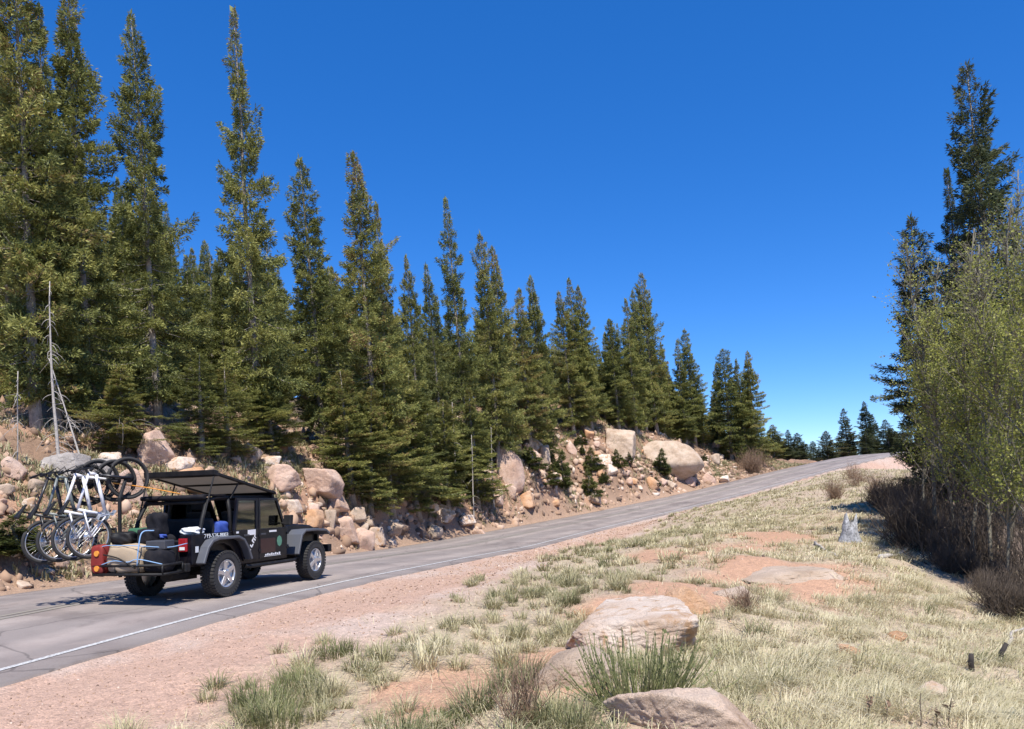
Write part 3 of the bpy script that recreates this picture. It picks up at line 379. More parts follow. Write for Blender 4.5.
M['white_paint'] = paint('white_road_paint', (.68, .67, .64)); M['yellow_paint'] = paint('faded_yellow_road_paint', (.29, .25, .17))
def leaf_mat(name, stops, trans=.3, objvar=.35):
    n = N(name); a = n('Attribute', attribute_name='tint').outputs['Fac']; o = n('ObjectInfo').outputs['Random']
    f = n('Math', {0: a, 1: n('Math', {0: n('Math', {0: o, 1: .5}, operation='SUBTRACT').outputs[0], 1: objvar}, operation='MULTIPLY').outputs[0]}, operation='ADD', use_clamp=True).outputs[0]
    c = n.ramp(f, stops)
    d = n('BsdfPrincipled', {'Base Color': c, 'Roughness': .6, 'Specular IOR Level': .25}); tr = n('BsdfTranslucent', {'Color': c})
    mx = n('MixShader', {0: trans, 1: d.outputs[0], 2: tr.outputs[0]}); n.t.links.new(mx.outputs[0], n.out.inputs[0]); return n.m
M['needles'] = leaf_mat('spruce_needles', [(0, (.092, .108, .038)), (.35, (.19, .208, .064)), (.7, (.31, .308, .092)), (.93, (.41, .39, .125)), (1, (.27, .165, .085))])
M['blue_needles'] = leaf_mat('dark_spruce_needles', [(0, (.05, .068, .034)), (.4, (.095, .115, .05)), (.8, (.145, .155, .065)), (1, (.19, .13, .065))])
M['aspen'] = leaf_mat('young_aspen_leaves', [(0, (.20, .215, .05)), (.5, (.335, .35, .08)), (1, (.47, .46, .15))], .45)
M['grass'] = leaf_mat('bunch_grass', [(0, (.13, .145, .06)), (.25, (.25, .24, .12)), (.55, (.45, .40, .235)), (1, (.66, .59, .40))], .25, .0)
M['green_grass'] = leaf_mat('green_grass', [(0, (.10, .13, .04)), (.5, (.19, .205, .08)), (1, (.40, .36, .20))], .3, .1)
M['sapling'] = leaf_mat('sapling_needles', [(0, (.05, .065, .02)), (.5, (.10, .115, .03)), (1, (.17, .165, .05))])
M['shrub'] = leaf_mat('green_stems', [(0, (.13, .15, .06)), (.5, (.23, .245, .10)), (1, (.38, .35, .19))], .15)
M['bark'] = plain('spruce_bark', (.29, .25, .215), .9, .45, 14, .6)
M['dead'] = plain('weathered_dead_wood', (.40, .36, .32), .85, .35, 18, .4)
M['aspen_bark'] = plain('aspen_bark', (.17, .152, .108), .8, .5, 9, .3)
M['snag'] = plain('old_dead_twigs', (.20, .17, .145), .9, .4, 12)
M['twig'] = plain('dark_bare_twigs', (.10, .073, .050), .85, .45, 6)
M['drytwig'] = plain('dry_brown_twigs', (.24, .155, .10), .85, .4, 6)
M['stump'] = plain('silver_stump_wood', (.27, .27, .28), .85, .8, 22, .9)
M['char'] = plain('charred_wood', (.035, .028, .024), .9, .4, 14, .4)
M['litter'] = plain('forest_litter', (.17, .13, .10), .95, .5, 9)

# ================================================================= terrain and road
def soil_colour(x, y):
    t, z, s = road_st(x, y)
    def C(*c): return np.array(c)[None]
    gravel = C(.49, .375, .305); pinkish = C(.46, .305, .225); straw = C(.43, .345, .24); meadow = C(.40, .305, .22)
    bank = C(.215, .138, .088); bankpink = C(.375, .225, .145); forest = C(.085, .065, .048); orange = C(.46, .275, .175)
    def mx(a, b, w): return a*(1-w[:, None])+b*w[:, None]
    n1 = fbm(x*.5, y*.5, 21); n2 = fbm(x*1.7, y*1.7, 31); n3 = fbm(x*.22, y*.22, 41)
    r = mx(np.repeat(gravel, len(x), 0), np.repeat(pinkish, len(x), 0), sstep(-.12, .2, n1+.5*n2+.25*np.exp(-((t-5.0)/.7)**2)))
    me = mx(np.repeat(meadow, len(x), 0), np.repeat(straw, len(x), 0), sstep(-.25, .2, n2+n3))
    me = mx(me, np.repeat(orange, len(x), 0), bare(x, y))
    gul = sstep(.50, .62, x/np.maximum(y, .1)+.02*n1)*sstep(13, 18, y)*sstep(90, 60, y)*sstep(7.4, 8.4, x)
    me = mx(me, np.repeat(C(.13, .095, .075), len(x), 0), gul*.9)  # dark brown hollow floor, with the tree shade painted into its colour
    r = mx(r, me, sstep(5.8, 7.2, t+n2*1.6+n1))
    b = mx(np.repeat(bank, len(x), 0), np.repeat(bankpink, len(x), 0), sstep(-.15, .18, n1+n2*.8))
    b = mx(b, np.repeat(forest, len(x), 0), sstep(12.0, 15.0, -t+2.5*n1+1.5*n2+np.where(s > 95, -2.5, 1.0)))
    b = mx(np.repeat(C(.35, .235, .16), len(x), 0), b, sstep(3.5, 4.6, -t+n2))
    return np.where((t > 0)[:, None], r, b)
def bare(x, y):
    """bare orange soil patches of the meadow, 0..1"""
    w = np.zeros_like(x); n = fbm(x*1.1, y*1.1, 51)
    for cx, cy, rx, ry in BARE: w = np.maximum(w, sstep(1.25, .6, np.hypot((x-cx)/rx, (y-cy)/ry)+n*1.3))
    return w
BARE = [(4.6, 14.2, 1.6, 2.0), (2.6, 11.6, .9, 1.5), (1.5, 10.3, .9, .9), (3.4, 17.5, 1.3, 1.6), (-.6, 6.6, .7, 1.1), (.4, 7.4, .5, .8), (7.0, 21.5, 1.0, 2.5), (.35, 5.7, .35, .5), (5.2, 18.6, 1.4, 1.2)]
def build_ground():
    ang = np.concatenate([np.linspace(-62, 62, 560), np.linspace(62, 298, 60)[1:-1]])*math.pi/180
    rad = np.concatenate([[.6, 1.2, 2, 2.8], 3.4*np.exp(np.linspace(0, math.log(650/3.4), 330))])
    A, Rr = np.meshgrid(ang, rad); x = (np.sin(A)*Rr).ravel(); y = (np.cos(A)*Rr).ravel()
    z = ground(x, y); m, k = len(ang), len(rad)
    x = np.append(x, 0); y = np.append(y, 0); z = np.append(z, ground([0], [0])[0])
    i = np.arange(k-1)[:, None]*m; j = np.arange(m)[None]; j2 = (j+1) % m
    F = np.stack([i+j, i+m+j, i+m+j2, i+j2], -1).reshape(-1, 4)[:, ::-1]
    T = np.array([(m*k, (q+1) % m, q) for q in range(m)])[:, ::-1]
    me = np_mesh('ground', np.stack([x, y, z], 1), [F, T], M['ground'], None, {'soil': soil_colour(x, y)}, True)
    tag(link('ground', me), kind='structure')
build_ground()
def strip(name, mat, t0, t1, dz, s0=3, s1=None, nt=2, thick=0, step=.4, wob=0):
    s = np.arange(s0, s1 or AS[-1]-1, step); tt = np.linspace(t0, t1, nt); V = []; UV = []
    for q in tt:
        w = wob*(fbm(s*1.3, s*0+q, 77)+.6*fbm(s*5, s*0+q, 78)) if wob and q in (tt[0], tt[-1]) else 0
        x, y, z = road_xyz(s, q+w); V.append(np.stack([x, y, z+dz-.012*q*q*.4], 1)); UV.append(s*0+q)
    V = np.array(V); k = len(s)
    if thick:
        a = V[0].copy(); b = V[-1].copy(); a[:, 2] -= thick; b[:, 2] -= thick
        V = np.concatenate([a[None], V, b[None]]); UV = [UV[0]-.05]+UV+[UV[-1]+.05]
    n = len(V); i = np.arange(n-1)[:, None]*k; j = np.arange(k-1)[None]
    F = np.stack([i+j, i+k+j, i+k+j+1, i+j+1], -1).reshape(-1, 4)
    me = np_mesh(name, V.reshape(-1, 3), [F], mat)
    uv = me.uv_layers.new(name='road'); U = np.repeat(np.array([u[0] for u in UV]), k); vi = np.empty(len(me.loops), np.int32); me.loops.foreach_get('vertex_index', vi)
    arr = np.zeros((len(vi), 2), np.float32); arr[:, 0] = U[vi]; uv.data.foreach_set('uv', arr.ravel())
    return tag(link(name, me), kind='structure')
strip('road', M['asphalt'], -3.15, 3.5, .03, nt=14, thick=.16, wob=.12)
strip('road_edge_line', M['white_paint'], 2.945, 3.03, .036, nt=2)
strip('road_centre_line', M['yellow_paint'], -.22, -.11, .036)
strip('road_centre_line', M['yellow_paint'], .02, .13, .036)

# ================================================================= spruces
def spruce_geo(seed, H, Rm, dens=1., low=.05, spire=.8):
    rg = np.random.default_rng(seed); tr = Geo(); cr = Geo()
    k = 9; zz = np.linspace(-.4, H, k); bx = np.cumsum(rg.normal(0, .035, k)); by = np.cumsum(rg.normal(0, .035, k))
    P = np.stack([bx-bx[0], by-by[0], zz], 1); r0 = .011*H+.03
    tr.tube(P, np.linspace(r0, .012, k)+np.eye(k)[0]*.05, 8)
    axis = lambda z: np.array([np.interp(z, zz, P[:, 0]), np.interp(z, zz, P[:, 1]), z])
    z0 = H*low; nb = int(H*29*dens**.5); zs = np.sort(rg.uniform(z0, H*.995, nb)); gap = rg.uniform(0, 6.28, 3)
    for i, z in enumerate(zs):
        q = (H-z)/H; a = i*2.39996+rg.normal(0, .5)
        L = Rm*(.035+.965*min(1, q/.66)**spire)
        if q > .8: L *= 1-.5*(q-.8)/.2
        lob = .76+.36*math.sin(a*2+gap[0]+z*1.1)+.20*math.sin(a*3+gap[1]-z*1.7)
        L *= max(.30, lob)*rg.uniform(.6, 1.15)
        if rg.random() < .08: L *= 1.4
        L = max(L, .06)
        el = math.tan(R(np.interp(q, [0, .15, .5, 1], [48, 12, -14, -30])+rg.normal(0, 8)))
        m = max(3, int(L/.13)); kk = np.linspace(0, 1, m+2)[1:]
        d = np.array([math.cos(a), math.sin(a), 0]); sd = np.array([-d[1], d[0], 0]); o = axis(z)
        pts = o+d*(L*kk)[:, None]; pts[:, 2] += L*(el*kk+.30*kk**2); pts += sd*(np.sin(kk*3+a)*.04*L)[:, None]
        if L > .45: tr.tube(np.vstack([o, pts[::2]]), np.linspace(.012+.006*L, .004, len(pts[::2])+1), 3, cap=False)
        tb = rg.uniform(.12, .80)
        base, ax = [], []
        nbq = max(12, int((16+150*L)*dens))                       # bottle-brush of needle sprays round the branch axis
        w = rg.random(nbq)**.8; w = .12+.9*w if L > .5 else w; fi = np.clip(w, 0, 1)*(len(pts)-1); j = fi.astype(int); j2 = np.minimum(j+1, len(pts)-1); fr = (fi-j)[:, None]
        p = pts[j]*(1-fr)+pts[j2]*fr; tw = np.minimum(.42, .02+.06*min(1, L*3)+.30*L*(1.08-w))
        sg = rg.choice((-1., 1.), nbq); u = rg.random(nbq)**.75
        off = sd*(sg*tw*u)[:, None]+d*(tw*u*.6)[:, None]; off[:, 2] += rg.normal(0, .05, nbq)-.22*tw*u*u
        base.append(p+off+rg.normal(0, .015, (nbq, 3)))
        v = sd*(sg*.75)[:, None]+d*.75+rg.normal(0, .40, (nbq, 3)); v[:, 2] += rg.normal(.05, .32, nbq); ax.append(v)
        B = np.vstack(base); A = np.vstack(ax); n = len(B); A /= np.linalg.norm(A, axis=1)[:, None]
        ln = rg.uniform(.09, .19, n)*min(1, .55+L); S = np.cross(A, rg.normal(0, .8, (n, 3))+[0, 0, .8]); S /= np.linalg.norm(S, axis=1)[:, None]+1e-9
        t = np.clip(tb+rg.normal(0, .16, n), 0, .9)
        if q < .28: t = np.where(rg.random(n) < .22*(1-q/.28), 1., t)       # brown cones gather in the top
        cr.cards(B, A*ln[:, None], S*(ln*rg.uniform(.09, .155, n))[:, None], t)
    tip = axis(H); n = 10; A = rg.normal(0, .3, (n, 3))+[0, 0, 1]; cr.cards(np.repeat(tip[None], n, 0)-[0, 0, .25]*rg.random((n, 1)), A*.22, np.cross(A, rg.normal(0, 1, (n, 3)))*.03, .6)
    # dead twigs low on the trunk
    for _ in range(int(16)):
        z = rg.uniform(.3, H*.35); a = rg.uniform(0, 6.28); l = rg.uniform(.4, 1.1)*Rm*.7; o = axis(z); d = np.array([math.cos(a), math.sin(a), rg.normal(-.15, .2)])
        tr.tube([o, o+d*l*.5, o+d*l+[0, 0, -.1*l]], [.012, .008, .003], 3, cap=False)
    return tr, cr
VAR = []
for i, (dens, low, spire) in enumerate([(1.25, .04, .8), (1.25, .08, 1.0), (1.15, .06, .7), (1.2, .10, .9), (1.15, .05, 1.1), (1.1, .08, .75), (.8, .03, .9), (.8, .12, .8)]):
    H0, R0 = 12.5, 1.55
    tr, cr = spruce_geo(100+i, H0, R0, dens, low, spire)
    VAR.append((tr.mesh('spruce_trunk_%d' % i, M['bark'], True), cr.mesh('spruce_crown_%d' % i, M['needles']), H0, R0))
VARB = []
for tr_, cr_, H0, R0 in VAR:
    c2 = cr_.copy(); c2.materials.clear(); c2.materials.append(M['blue_needles']); VARB.append((tr_, c2, H0, R0))
trng = np.random.default_rng(5)
def spruce(x, y, z, H, r, var, label, group, lean=-.048, name='spruce_tree'):
    tm, cm, H0, R0 = var
    e = empty(name, (x, y, z), (trng.normal(0, .012), lean+trng.normal(0, .008), trng.uniform(0, 6.28)), label, 'tree', group)
    e.rotation_mode = 'XYZ'; e.rotation_euler = (0, 0, 0)
    m = Matrix.Translation((x, y, z)) @ Matrix.Rotation(lean, 4, 'Y') @ Matrix.Rotation(trng.uniform(0, 6.28), 4, 'Z') @ Matrix.Diagonal((r/R0, r/R0, H/H0, 1))
    e.matrix_world = m
    for nm, me in (('trunk', tm), ('crown', cm)):
        o = link(nm, me, e)
    return e
for i, (x, y, z, H, r, l) in enumerate(SPRUCES):
    dark = x > 5 and ('aspen' in l or 'crest' in l)
    spruce(x, y, z, H, r*.95, (VARB if dark else VAR)[(i*5+2) % 6], l, 'spruces of the far right and crest' if dark else 'spruces along the front of the stand')
for i, (x, y, z, H, r) in enumerate(INFILL):
    spruce(x, y, z, H, r*.95, VAR[(i*3+1) % 8], 'dark spruce crowded inside the stand behind the front row of spires', 'spruces crowded inside the stand', trng.normal(-.03, .015))
EL = ['low spruce with boughs to the ground right of the dead trunks', 'low bushy spruce just above the vehicle roof panel', 'low spruce whose boughs touch the pink outcrop', 'bushy low spruce between the outcrop and the roadside rubble', 'broad low spruce with dark boughs over the bank ahead of the vehicle', 'low spruce left of the leaning boulder with spreading boughs', 'low spruce hugging the leaning boulder', 'second low spruce above the vehicle roof behind the bushy one', 'low spruce on top of the pink outcrop', 'low spruce just right of the pink outcrop']
for i, (x, y, z, H, r) in enumerate(FAR): spruce(x, y, z, H, r, VARB[(i*3+1) % 8], 'small distant spruce in the ragged row beyond the road crest', 'small spruces beyond the road crest', trng.normal(-.02, .02))
for i, (x, y, z, H, r) in enumerate(EDGE):
    spruce(x, y, z, H, r*1.15, (*VAR[(0, 6, 2, 4, 0, 2, 4, 6, 2, 0)[i]][:2], 9.0, 1.55), EL[i], 'low spruces at the foot of the stand', trng.normal(-.02, .03))
# saplings
tr, cr = spruce_geo(300, 2.0, .62, 1.8, .02, .9); SAPM = (tr.mesh('sapling_trunk', M['bark']), cr.mesh('sapling_crown', M['sapling']), 2.0, .62)
for x, y, z, H, r, l in SAPLINGS: spruce(x, y, z, H, r, SAPM, l, 'saplings on the bank', 0, 'spruce_sapling')

for x, y, z, h in SEEDLINGS: spruce(x, y, z, h, h*.42, SAPM, 'tiny spruce seedling among the rubble of the mound', 'seedlings on the bank', 0, 'spruce_seedling')
# ================================================================= aspens, brush
def limb(rg, P0, d0, L, up=.2, n=6, wig=.10):
    P = [np.array(P0, float)]; d = np.array(d0, float); d /= np.linalg.norm(d)
    for _ in range(n):
        d = d+rg.normal(0, wig, 3)+np.array([0, 0, up/n*2]); d /= np.linalg.norm(d); P.append(P[-1]+d*L/n)
    return np.array(P)
def aspen_geo(seed, H, dx, leaves=1.):
    rg = np.random.default_rng(seed); tr = Geo(); cr = Geo()
    k = 10; zz = np.linspace(-.3, H, k); q = np.clip(zz/H, 0, 1)
    P = np.stack([dx*q**1.2+np.cumsum(rg.normal(0, .10, k)), np.cumsum(rg.normal(0, .08, k)), zz], 1); r0 = rg.uniform(.0045, .0075)*H
    tr.tube(P, np.interp(q, [0, .06, 1], [r0*1.5, r0, .012]), 8)
    nl = int(H*9.5)
    for i in range(nl):
        f = rg.uniform(.15, .98)**.9; z = f*H; o = np.array([np.interp(z, zz, P[:, c]) for c in range(3)]); a = rg.uniform(0, 6.28)
        L = (.35+1.25*min(1, (1-f)*2.1))*rg.uniform(.5, 1.1)
        el = R(rg.uniform(30, 76)); lp = limb(rg, o, (math.cos(a)*math.cos(el), math.sin(a)*math.cos(el), math.sin(el)), L, .35)
        tr.tube(lp, np.linspace(.010+.007*L, .004, len(lp)), 4, cap=False)
        for _ in range(int(5*L)+2):
            t = rg.uniform(.25, 1); p = lp[int(t*(len(lp)-1))]; a2 = rg.uniform(0, 6.28); e2 = R(rg.uniform(-15, 65)); l2 = rg.uniform(.2, .6)
            tp = limb(rg, p, (math.cos(a2)*math.cos(e2), math.sin(a2)*math.cos(e2), math.sin(e2)), l2, .2, 3, .2)
            tr.tube(tp, [.005, .004, .003, .002], 3, cap=False)
            nlv = rg.poisson(12*leaves*(1 if f < .74 else .30))
            if nlv:
                w = rg.uniform(.2, 1.08, nlv); B = tp[0]+(tp[-1]-tp[0])*w[:, None]+rg.normal(0, .05, (nlv, 3))
                A = rg.normal(0, 1, (nlv, 3)); A /= np.linalg.norm(A, axis=1)[:, None]; S = np.cross(A, rg.normal(0, 1, (nlv, 3))); S /= np.linalg.norm(S, axis=1)[:, None]+1e-9
                sz = rg.uniform(.035, .062, nlv); cr.cards(B, A*sz[:, None], S*(sz*.5)[:, None], np.clip(rg.normal(.5, .22, nlv), 0, 1))
    return tr, cr
AL = ['aspen nearest the road with a bare grey top', 'thin aspen with a slanting pale trunk beside the nearest one to the road', 'tall aspen with a forked pale trunk at the front of the grove', 'aspen standing close against the tall dark spruce', 'front aspen rooted at the edge of the straw grass', 'slender aspen in the middle of the grove behind the front ones', 'leafy aspen with a dark lower trunk at the grove front', 'aspen behind the leafy one with a dark lower trunk', 'short leaning aspen at the lower right of the grove', 'tall aspen cut by the right picture edge', 'nearest aspen at the lower right picture corner of the grove', 'rearmost aspen of the grove showing pale twigs on top']
for i, (x, y, z, dx, H) in enumerate(ASPENS):
    tr, cr = aspen_geo(500+i, H, dx, 1.0 if i not in (0, 5) else .5)
    e = empty('aspen_tree', (x, y, z), (0, 0, 0), AL[i], 'tree', 'aspens of the grove')
    link('trunk', tr.mesh('aspen_trunk', M['aspen_bark'], True), e); link('crown', cr.mesh('aspen_crown', M['aspen']), e)
def stems_geo(seed, n, h, spread, r=.006, branch=3, k=3, a=(.3, .7)):
    rg = np.random.default_rng(seed); g = Geo()
    for i in range(n):
        an = rg.uniform(0, 6.28); l = rg.uniform(.5, 1.05)*h; tilt = rg.uniform(0, spread)
        d = (math.cos(an)*math.sin(tilt), math.sin(an)*math.sin(tilt), math.cos(tilt)); P = limb(rg, (rg.normal(0, .12*h), rg.normal(0, .12*h), -.03), d, l, .15, 5, .10)
        tn = rg.uniform(*a); g.tube(P, np.linspace(r, r*.35, len(P)), k, tn, False)
        for _ in range(branch):
            j = rg.integers(1, 5); a2 = rg.uniform(0, 6.28); t2 = rg.uniform(.3, 1.1); Q = limb(rg, P[j], (math.cos(a2)*math.sin(t2), math.sin(a2)*math.sin(t2), math.cos(t2)), l*rg.uniform(.2, .45), .2, 3, .15)
            g.tube(Q, np.linspace(r*.6, r*.25, len(Q)), 3, tn, False)
    return g
BRD = [stems_geo(610+i, 55, 1.0, 1.1, .007, 5).mesh('thin_brush_%d' % i, M['drytwig']) for i in range(2)]
BR = [stems_geo(600+i, 150, 1.15, 1.25, .010, 7).mesh('brush_%d' % i, M['twig']) for i in range(4)]
def place(name, me, x, y, z, sc=1, label=None, cat=None, group=None, rz=None):
    o = link(name, me); o.location = (x, y, z); o.rotation_euler[2] = trng.uniform(0, 6.28) if rz is None else rz
    o.scale = (sc,)*3 if np.isscalar(sc) else sc
    return tag(o, label, cat, group)
for i, (x, y, z) in enumerate(BRUSH):
    if y > 27: place('thin_shrub', BRD[i % 2], x, y, z, trng.uniform(.6, 1.2), 'thin leafless brown shrub at the top of the hollow by the road crest', 'shrub', 'thin brown shrubs near the crest')
    else: place('bare_shrub', BR[i % 4], x, y, z-.02, trng.uniform(.55, 1.25) if y > 17 else trng.uniform(.35, .7), 'dark leafless shrub tangled in the hollow under the aspens', 'shrub', 'leafless shrubs under the aspens')
TALL = [stems_geo(660+i, 26, 2.6, .30, .010, 5).mesh('tall_stems_%d' % i, M['twig']) for i in range(3)]
tr_ = np.random.default_rng(8)
for i, (x, y, z, dx, H) in enumerate(ASPENS):
    for q in range(1 + i % 2):
        xx = x+tr_.normal(.2, .7); yy = y+tr_.normal(0, .8); place('bare_stem_thicket', TALL[(i+q) % 3], xx, yy, float(ground([xx], [yy])[0]), tr_.uniform(.6, 1.1), 'thicket of tall thin bare stems between the aspen trunks', 'shrub', 'bare stems between the aspens')
g = stems_geo(640, 120, .8, .9, .006, 4); place('dry_shrub', g.mesh('dry_shrub', M['drytwig']), *DRYBUSH, 1.3, 'wispy brown shrub on the slope uphill of the grey stump', 'shrub')
g = stems_geo(641, 260, 1.7, 1.2, .010, 6); place('round_shrub', g.mesh('round_shrub', M['drytwig']), *ROUNDBUSH, 1.5, 'rounded leafless brown shrub by the road at the end of the forest edge', 'shrub')
g = stems_geo(642, 70, .42, 1.0, .004, 4); place('reddish_shrub', g.mesh('reddish_shrub', M['drytwig']), *REDBUSH, 1.0, 'low reddish brown twiggy shrub right of the broken orange rock', 'shrub')
g = stems_geo(643, 60, .5, .9, .004, 3); place('dry_twig_shrub', g.mesh('dry_twig_shrub', M['drytwig']), *TWIGS, 1.0, 'reddish brown dead twigs at the bottom edge left of the green shrub', 'shrub')
# green broom-like shrub in front of the pale rock
rg = np.random.default_rng(77); g = Geo()
for i in range(230):
    a = rg.uniform(0, 6.28); tilt = abs(rg.normal(0, .5)); l = rg.uniform(.28, .52); rr = .20*math.sqrt(rg.random())
    P = limb(rg, (math.cos(a)*rr*1.35, math.sin(a)*rr, -.02), (math.cos(a)*math.sin(tilt)*1.2, math.sin(a)*math.sin(tilt), math.cos(tilt)), l, .12, 5, .05)
    tn = rg.uniform(.1, .8); g.tube(P, np.linspace(.0042, .0018, 6), 4, tn, False)
    n = 16; w = rg.random(n); B = np.array([P[int(q*5)]*(1-(q*5) % 1)+P[min(5, int(q*5)+1)]*((q*5) % 1) for q in w]); d = (P[-1]-P[0])/l
    A = d*.9+rg.normal(0, .4, (n, 3)); g.cards(B, A*.016, np.cross(A, rg.normal(0, 1, (n, 3)))*.0035, np.clip(tn+rg.normal(0, .2, n), 0, 1))
place('green_shrub', g.mesh('green_shrub', M['shrub']), *SHRUB, 1.0, 'upright green stemmed shrub in front of the big pale rock', 'shrub', rz=0)
# ================================================================= rocks
def rock_mesh(name, seed, mat, sub=4, np_=9, rough=.06, soft=34, style=None):
    bm = bmesh.new(); bmesh.ops.create_icosphere(bm, subdivisions=sub, radius=1); D = np.array([v.co[:] for v in bm.verts]); F = np.array([[v.index for v in f.verts] for f in bm.faces]); bm.free()
    rg = np.random.default_rng(seed); Nn = rg.normal(0, 1, (np_, 3)); Nn /= np.linalg.norm(Nn, axis=1)[:, None]; h = rg.uniform(.5, .95, np_)
    if style == 'box':
        B = np.vstack([np.eye(3), -np.eye(3)])+rg.normal(0, .30, (6, 3)); E = rg.normal(0, 1, (7, 3)); Nn = np.vstack([B, E]); Nn /= np.linalg.norm(Nn, axis=1)[:, None]; h = np.concatenate([rg.uniform(.55, .75, 6), rg.uniform(.66, .92, 7)])
    elif style == 'round':
        Nn = rg.normal(0, 1, (26, 3)); Nn /= np.linalg.norm(Nn, axis=1)[:, None]; h = rg.uniform(.8, 1., 26)
    q = D@Nn.T/h[None]; r = 1/np.maximum((np.exp(soft*np.maximum(q, .2)).mean(1)), 1e-9)**(0); 
    mx = np.maximum(q, .02); r = 1/(np.sum(mx**soft, 1)**(1/soft)); r = np.minimum(r, 1.3)
    p = D*2.2+seed*1.7
    def n3(s): return (fbm(p[:, 0]*s, p[:, 1]*s+p[:, 2]*s*.7, seed)+fbm(p[:, 2]*s, p[:, 0]*s-p[:, 1]*s*.6, seed+5))
    r = r*(1+rough*1.6*n3(1.0)+rough*.9*n3(3.1)+rough*.7*n3(7.)+rough*.45*n3(15.)+rough*.25*n3(31.))
    V = D*r[:, None]; V -= (V.max(0)+V.min(0))/2; V /= (V.max(0)-V.min(0))      # unit box
    return np_mesh(name, V, [F], mat, None, None, sub > 3)
RC = {}
def rock(x, y, z, w, d, h, c, seed, name, label, group=None, sub=4, rz=None):
    style = 'round' if any(q in label for q in ('egg shaped', 'rounded tan', 'low brownish', 'largest boulder of')) else 'box' if any(q in label for q in ('block', 'squarish', 'outcrop', 'angular')) or (seed % 5 == 0 and 'largest boulder' not in label) or (seed >= 40 and seed % 2) else None
    key = (c, seed, sub, style)
    if key not in RC: RC[key] = rock_mesh('rock_%s_%d' % (c, seed), seed, M[c], sub, soft=12 if style == 'round' else 34, style=style)
    o = link(name, RC[key]); o.scale = (w*1.03, d*1.03, h*1.28); o.location = (x, y, z+h*(-.12 if 'flat pale slab' in label else .12 if 'flat' in label or 'low ' in label else .29)); o.rotation_euler = (0, 0, trng.uniform(0, 6.28) if rz is None else rz)
    if abs(w-d) > .25*w: o.rotation_euler[2] = 0
    return tag(o, label, 'rock', group)
for i, (x, y, z, w, d, h, c, l) in enumerate(ROCKS):
    big = w > 1.0 or y < 12
    rock(x, y, z, w, d, h, c, 10+i % 23 if big else 10+i % 9, 'boulder' if w > 1 else 'rock', l, None, 6 if y < 11 and w > .5 else 5 if big else 4, trng.normal(0, .4))
for i, (x, y, z, s, k) in enumerate(RUBBLE):
    a = trng.uniform(.7, 1.2, 3); rock(x, y, z, s*a[0], s*a[1], s*.75*a[2], ('pink', 'tan', 'pink', 'pale', 'tan', 'orange')[i % 6], 40+i % 7, 'rock', RUBBLE_LABELS[k], ('rubble left of the bicycles', 'rubble ahead of the vehicle', 'rubble around the leaning boulder', 'rubble on the mound')[k], 3)
# loose stones (uncountable gravel) on bank and shoulder
def stones(name, n, sampler, smin, smax, mat, seed):
    rg = np.random.default_rng(seed); ico = bmesh.new(); bmesh.ops.create_icosphere(ico, subdivisions=1, radius=.5); D = np.array([v.co[:] for v in ico.verts]); F = np.array([[v.index for v in f.verts] for f in ico.faces]); ico.free()
    x, y = sampler(rg, n); n = len(x); z = ground(x, y); s = smin+(smax-smin)*rg.random(n)**4*np.clip(y/14, .5, 2.2)
    d = D[None]*(1+rg.normal(0, .24, (n, len(D), 1)))*rg.uniform(.45, 1.3, (n, 1, 3))+rg.normal(0, .05, (n, len(D), 3)); V = d*s[:, None, None]+np.stack([x, y, z-s*.04], 1)[:, None]
    FF = (F[None]+(np.arange(n)*len(D))[:, None, None]).reshape(-1, 3)
    tag(link(name, np_mesh(name, V.reshape(-1, 3), [FF], mat, None, {'tint': np.repeat(rg.random(n), len(D))})), kind='stuff')
def stone_mat():
    n = N('loose_stone'); a = n('Attribute', attribute_name='tint').outputs['Fac']
    return n.bsdf(n.ramp(a, [(0, (.13, .088, .065)), (.3, (.27, .17, .11)), (.65, (.41, .27, .18)), (.93, (.52, .37, .27)), (1, (.62, .52, .43))]), .9)
M['stone'] = stone_mat()
def bank_s(rg, n):
    s = rg.uniform(22, 125, n); t = -(3.55+rg.gamma(1.45, 3.0, n)); x, y, z = road_xyz(s, t); k = (t > -15) & (y > 8); return x[k], y[k]
def shoulder_s(rg, n):
    s = 44+rg.random(n)**1.6*45; t = 3.42+rg.gamma(2.0, 1.0, n); x, y, z = road_xyz(s, t); k = (t < 9) & (y > 4); return x[k], y[k]
def meadow_s(rg, n):
    y = 4.5*np.exp(rg.random(n)*2.0); x = rg.uniform(-.5, .72, n)*y; t, _, _ = road_st(x, y); k = t > 6; return x[k], y[k]
stones('rubble', 24000, bank_s, .04, .30, M['stone'], 1)
stones('shoulder_gravel', 22000, shoulder_s, .007, .045, M['stone'], 2)
stones('meadow_pebbles', 2500, meadow_s, .012, .075, M['stone'], 3)
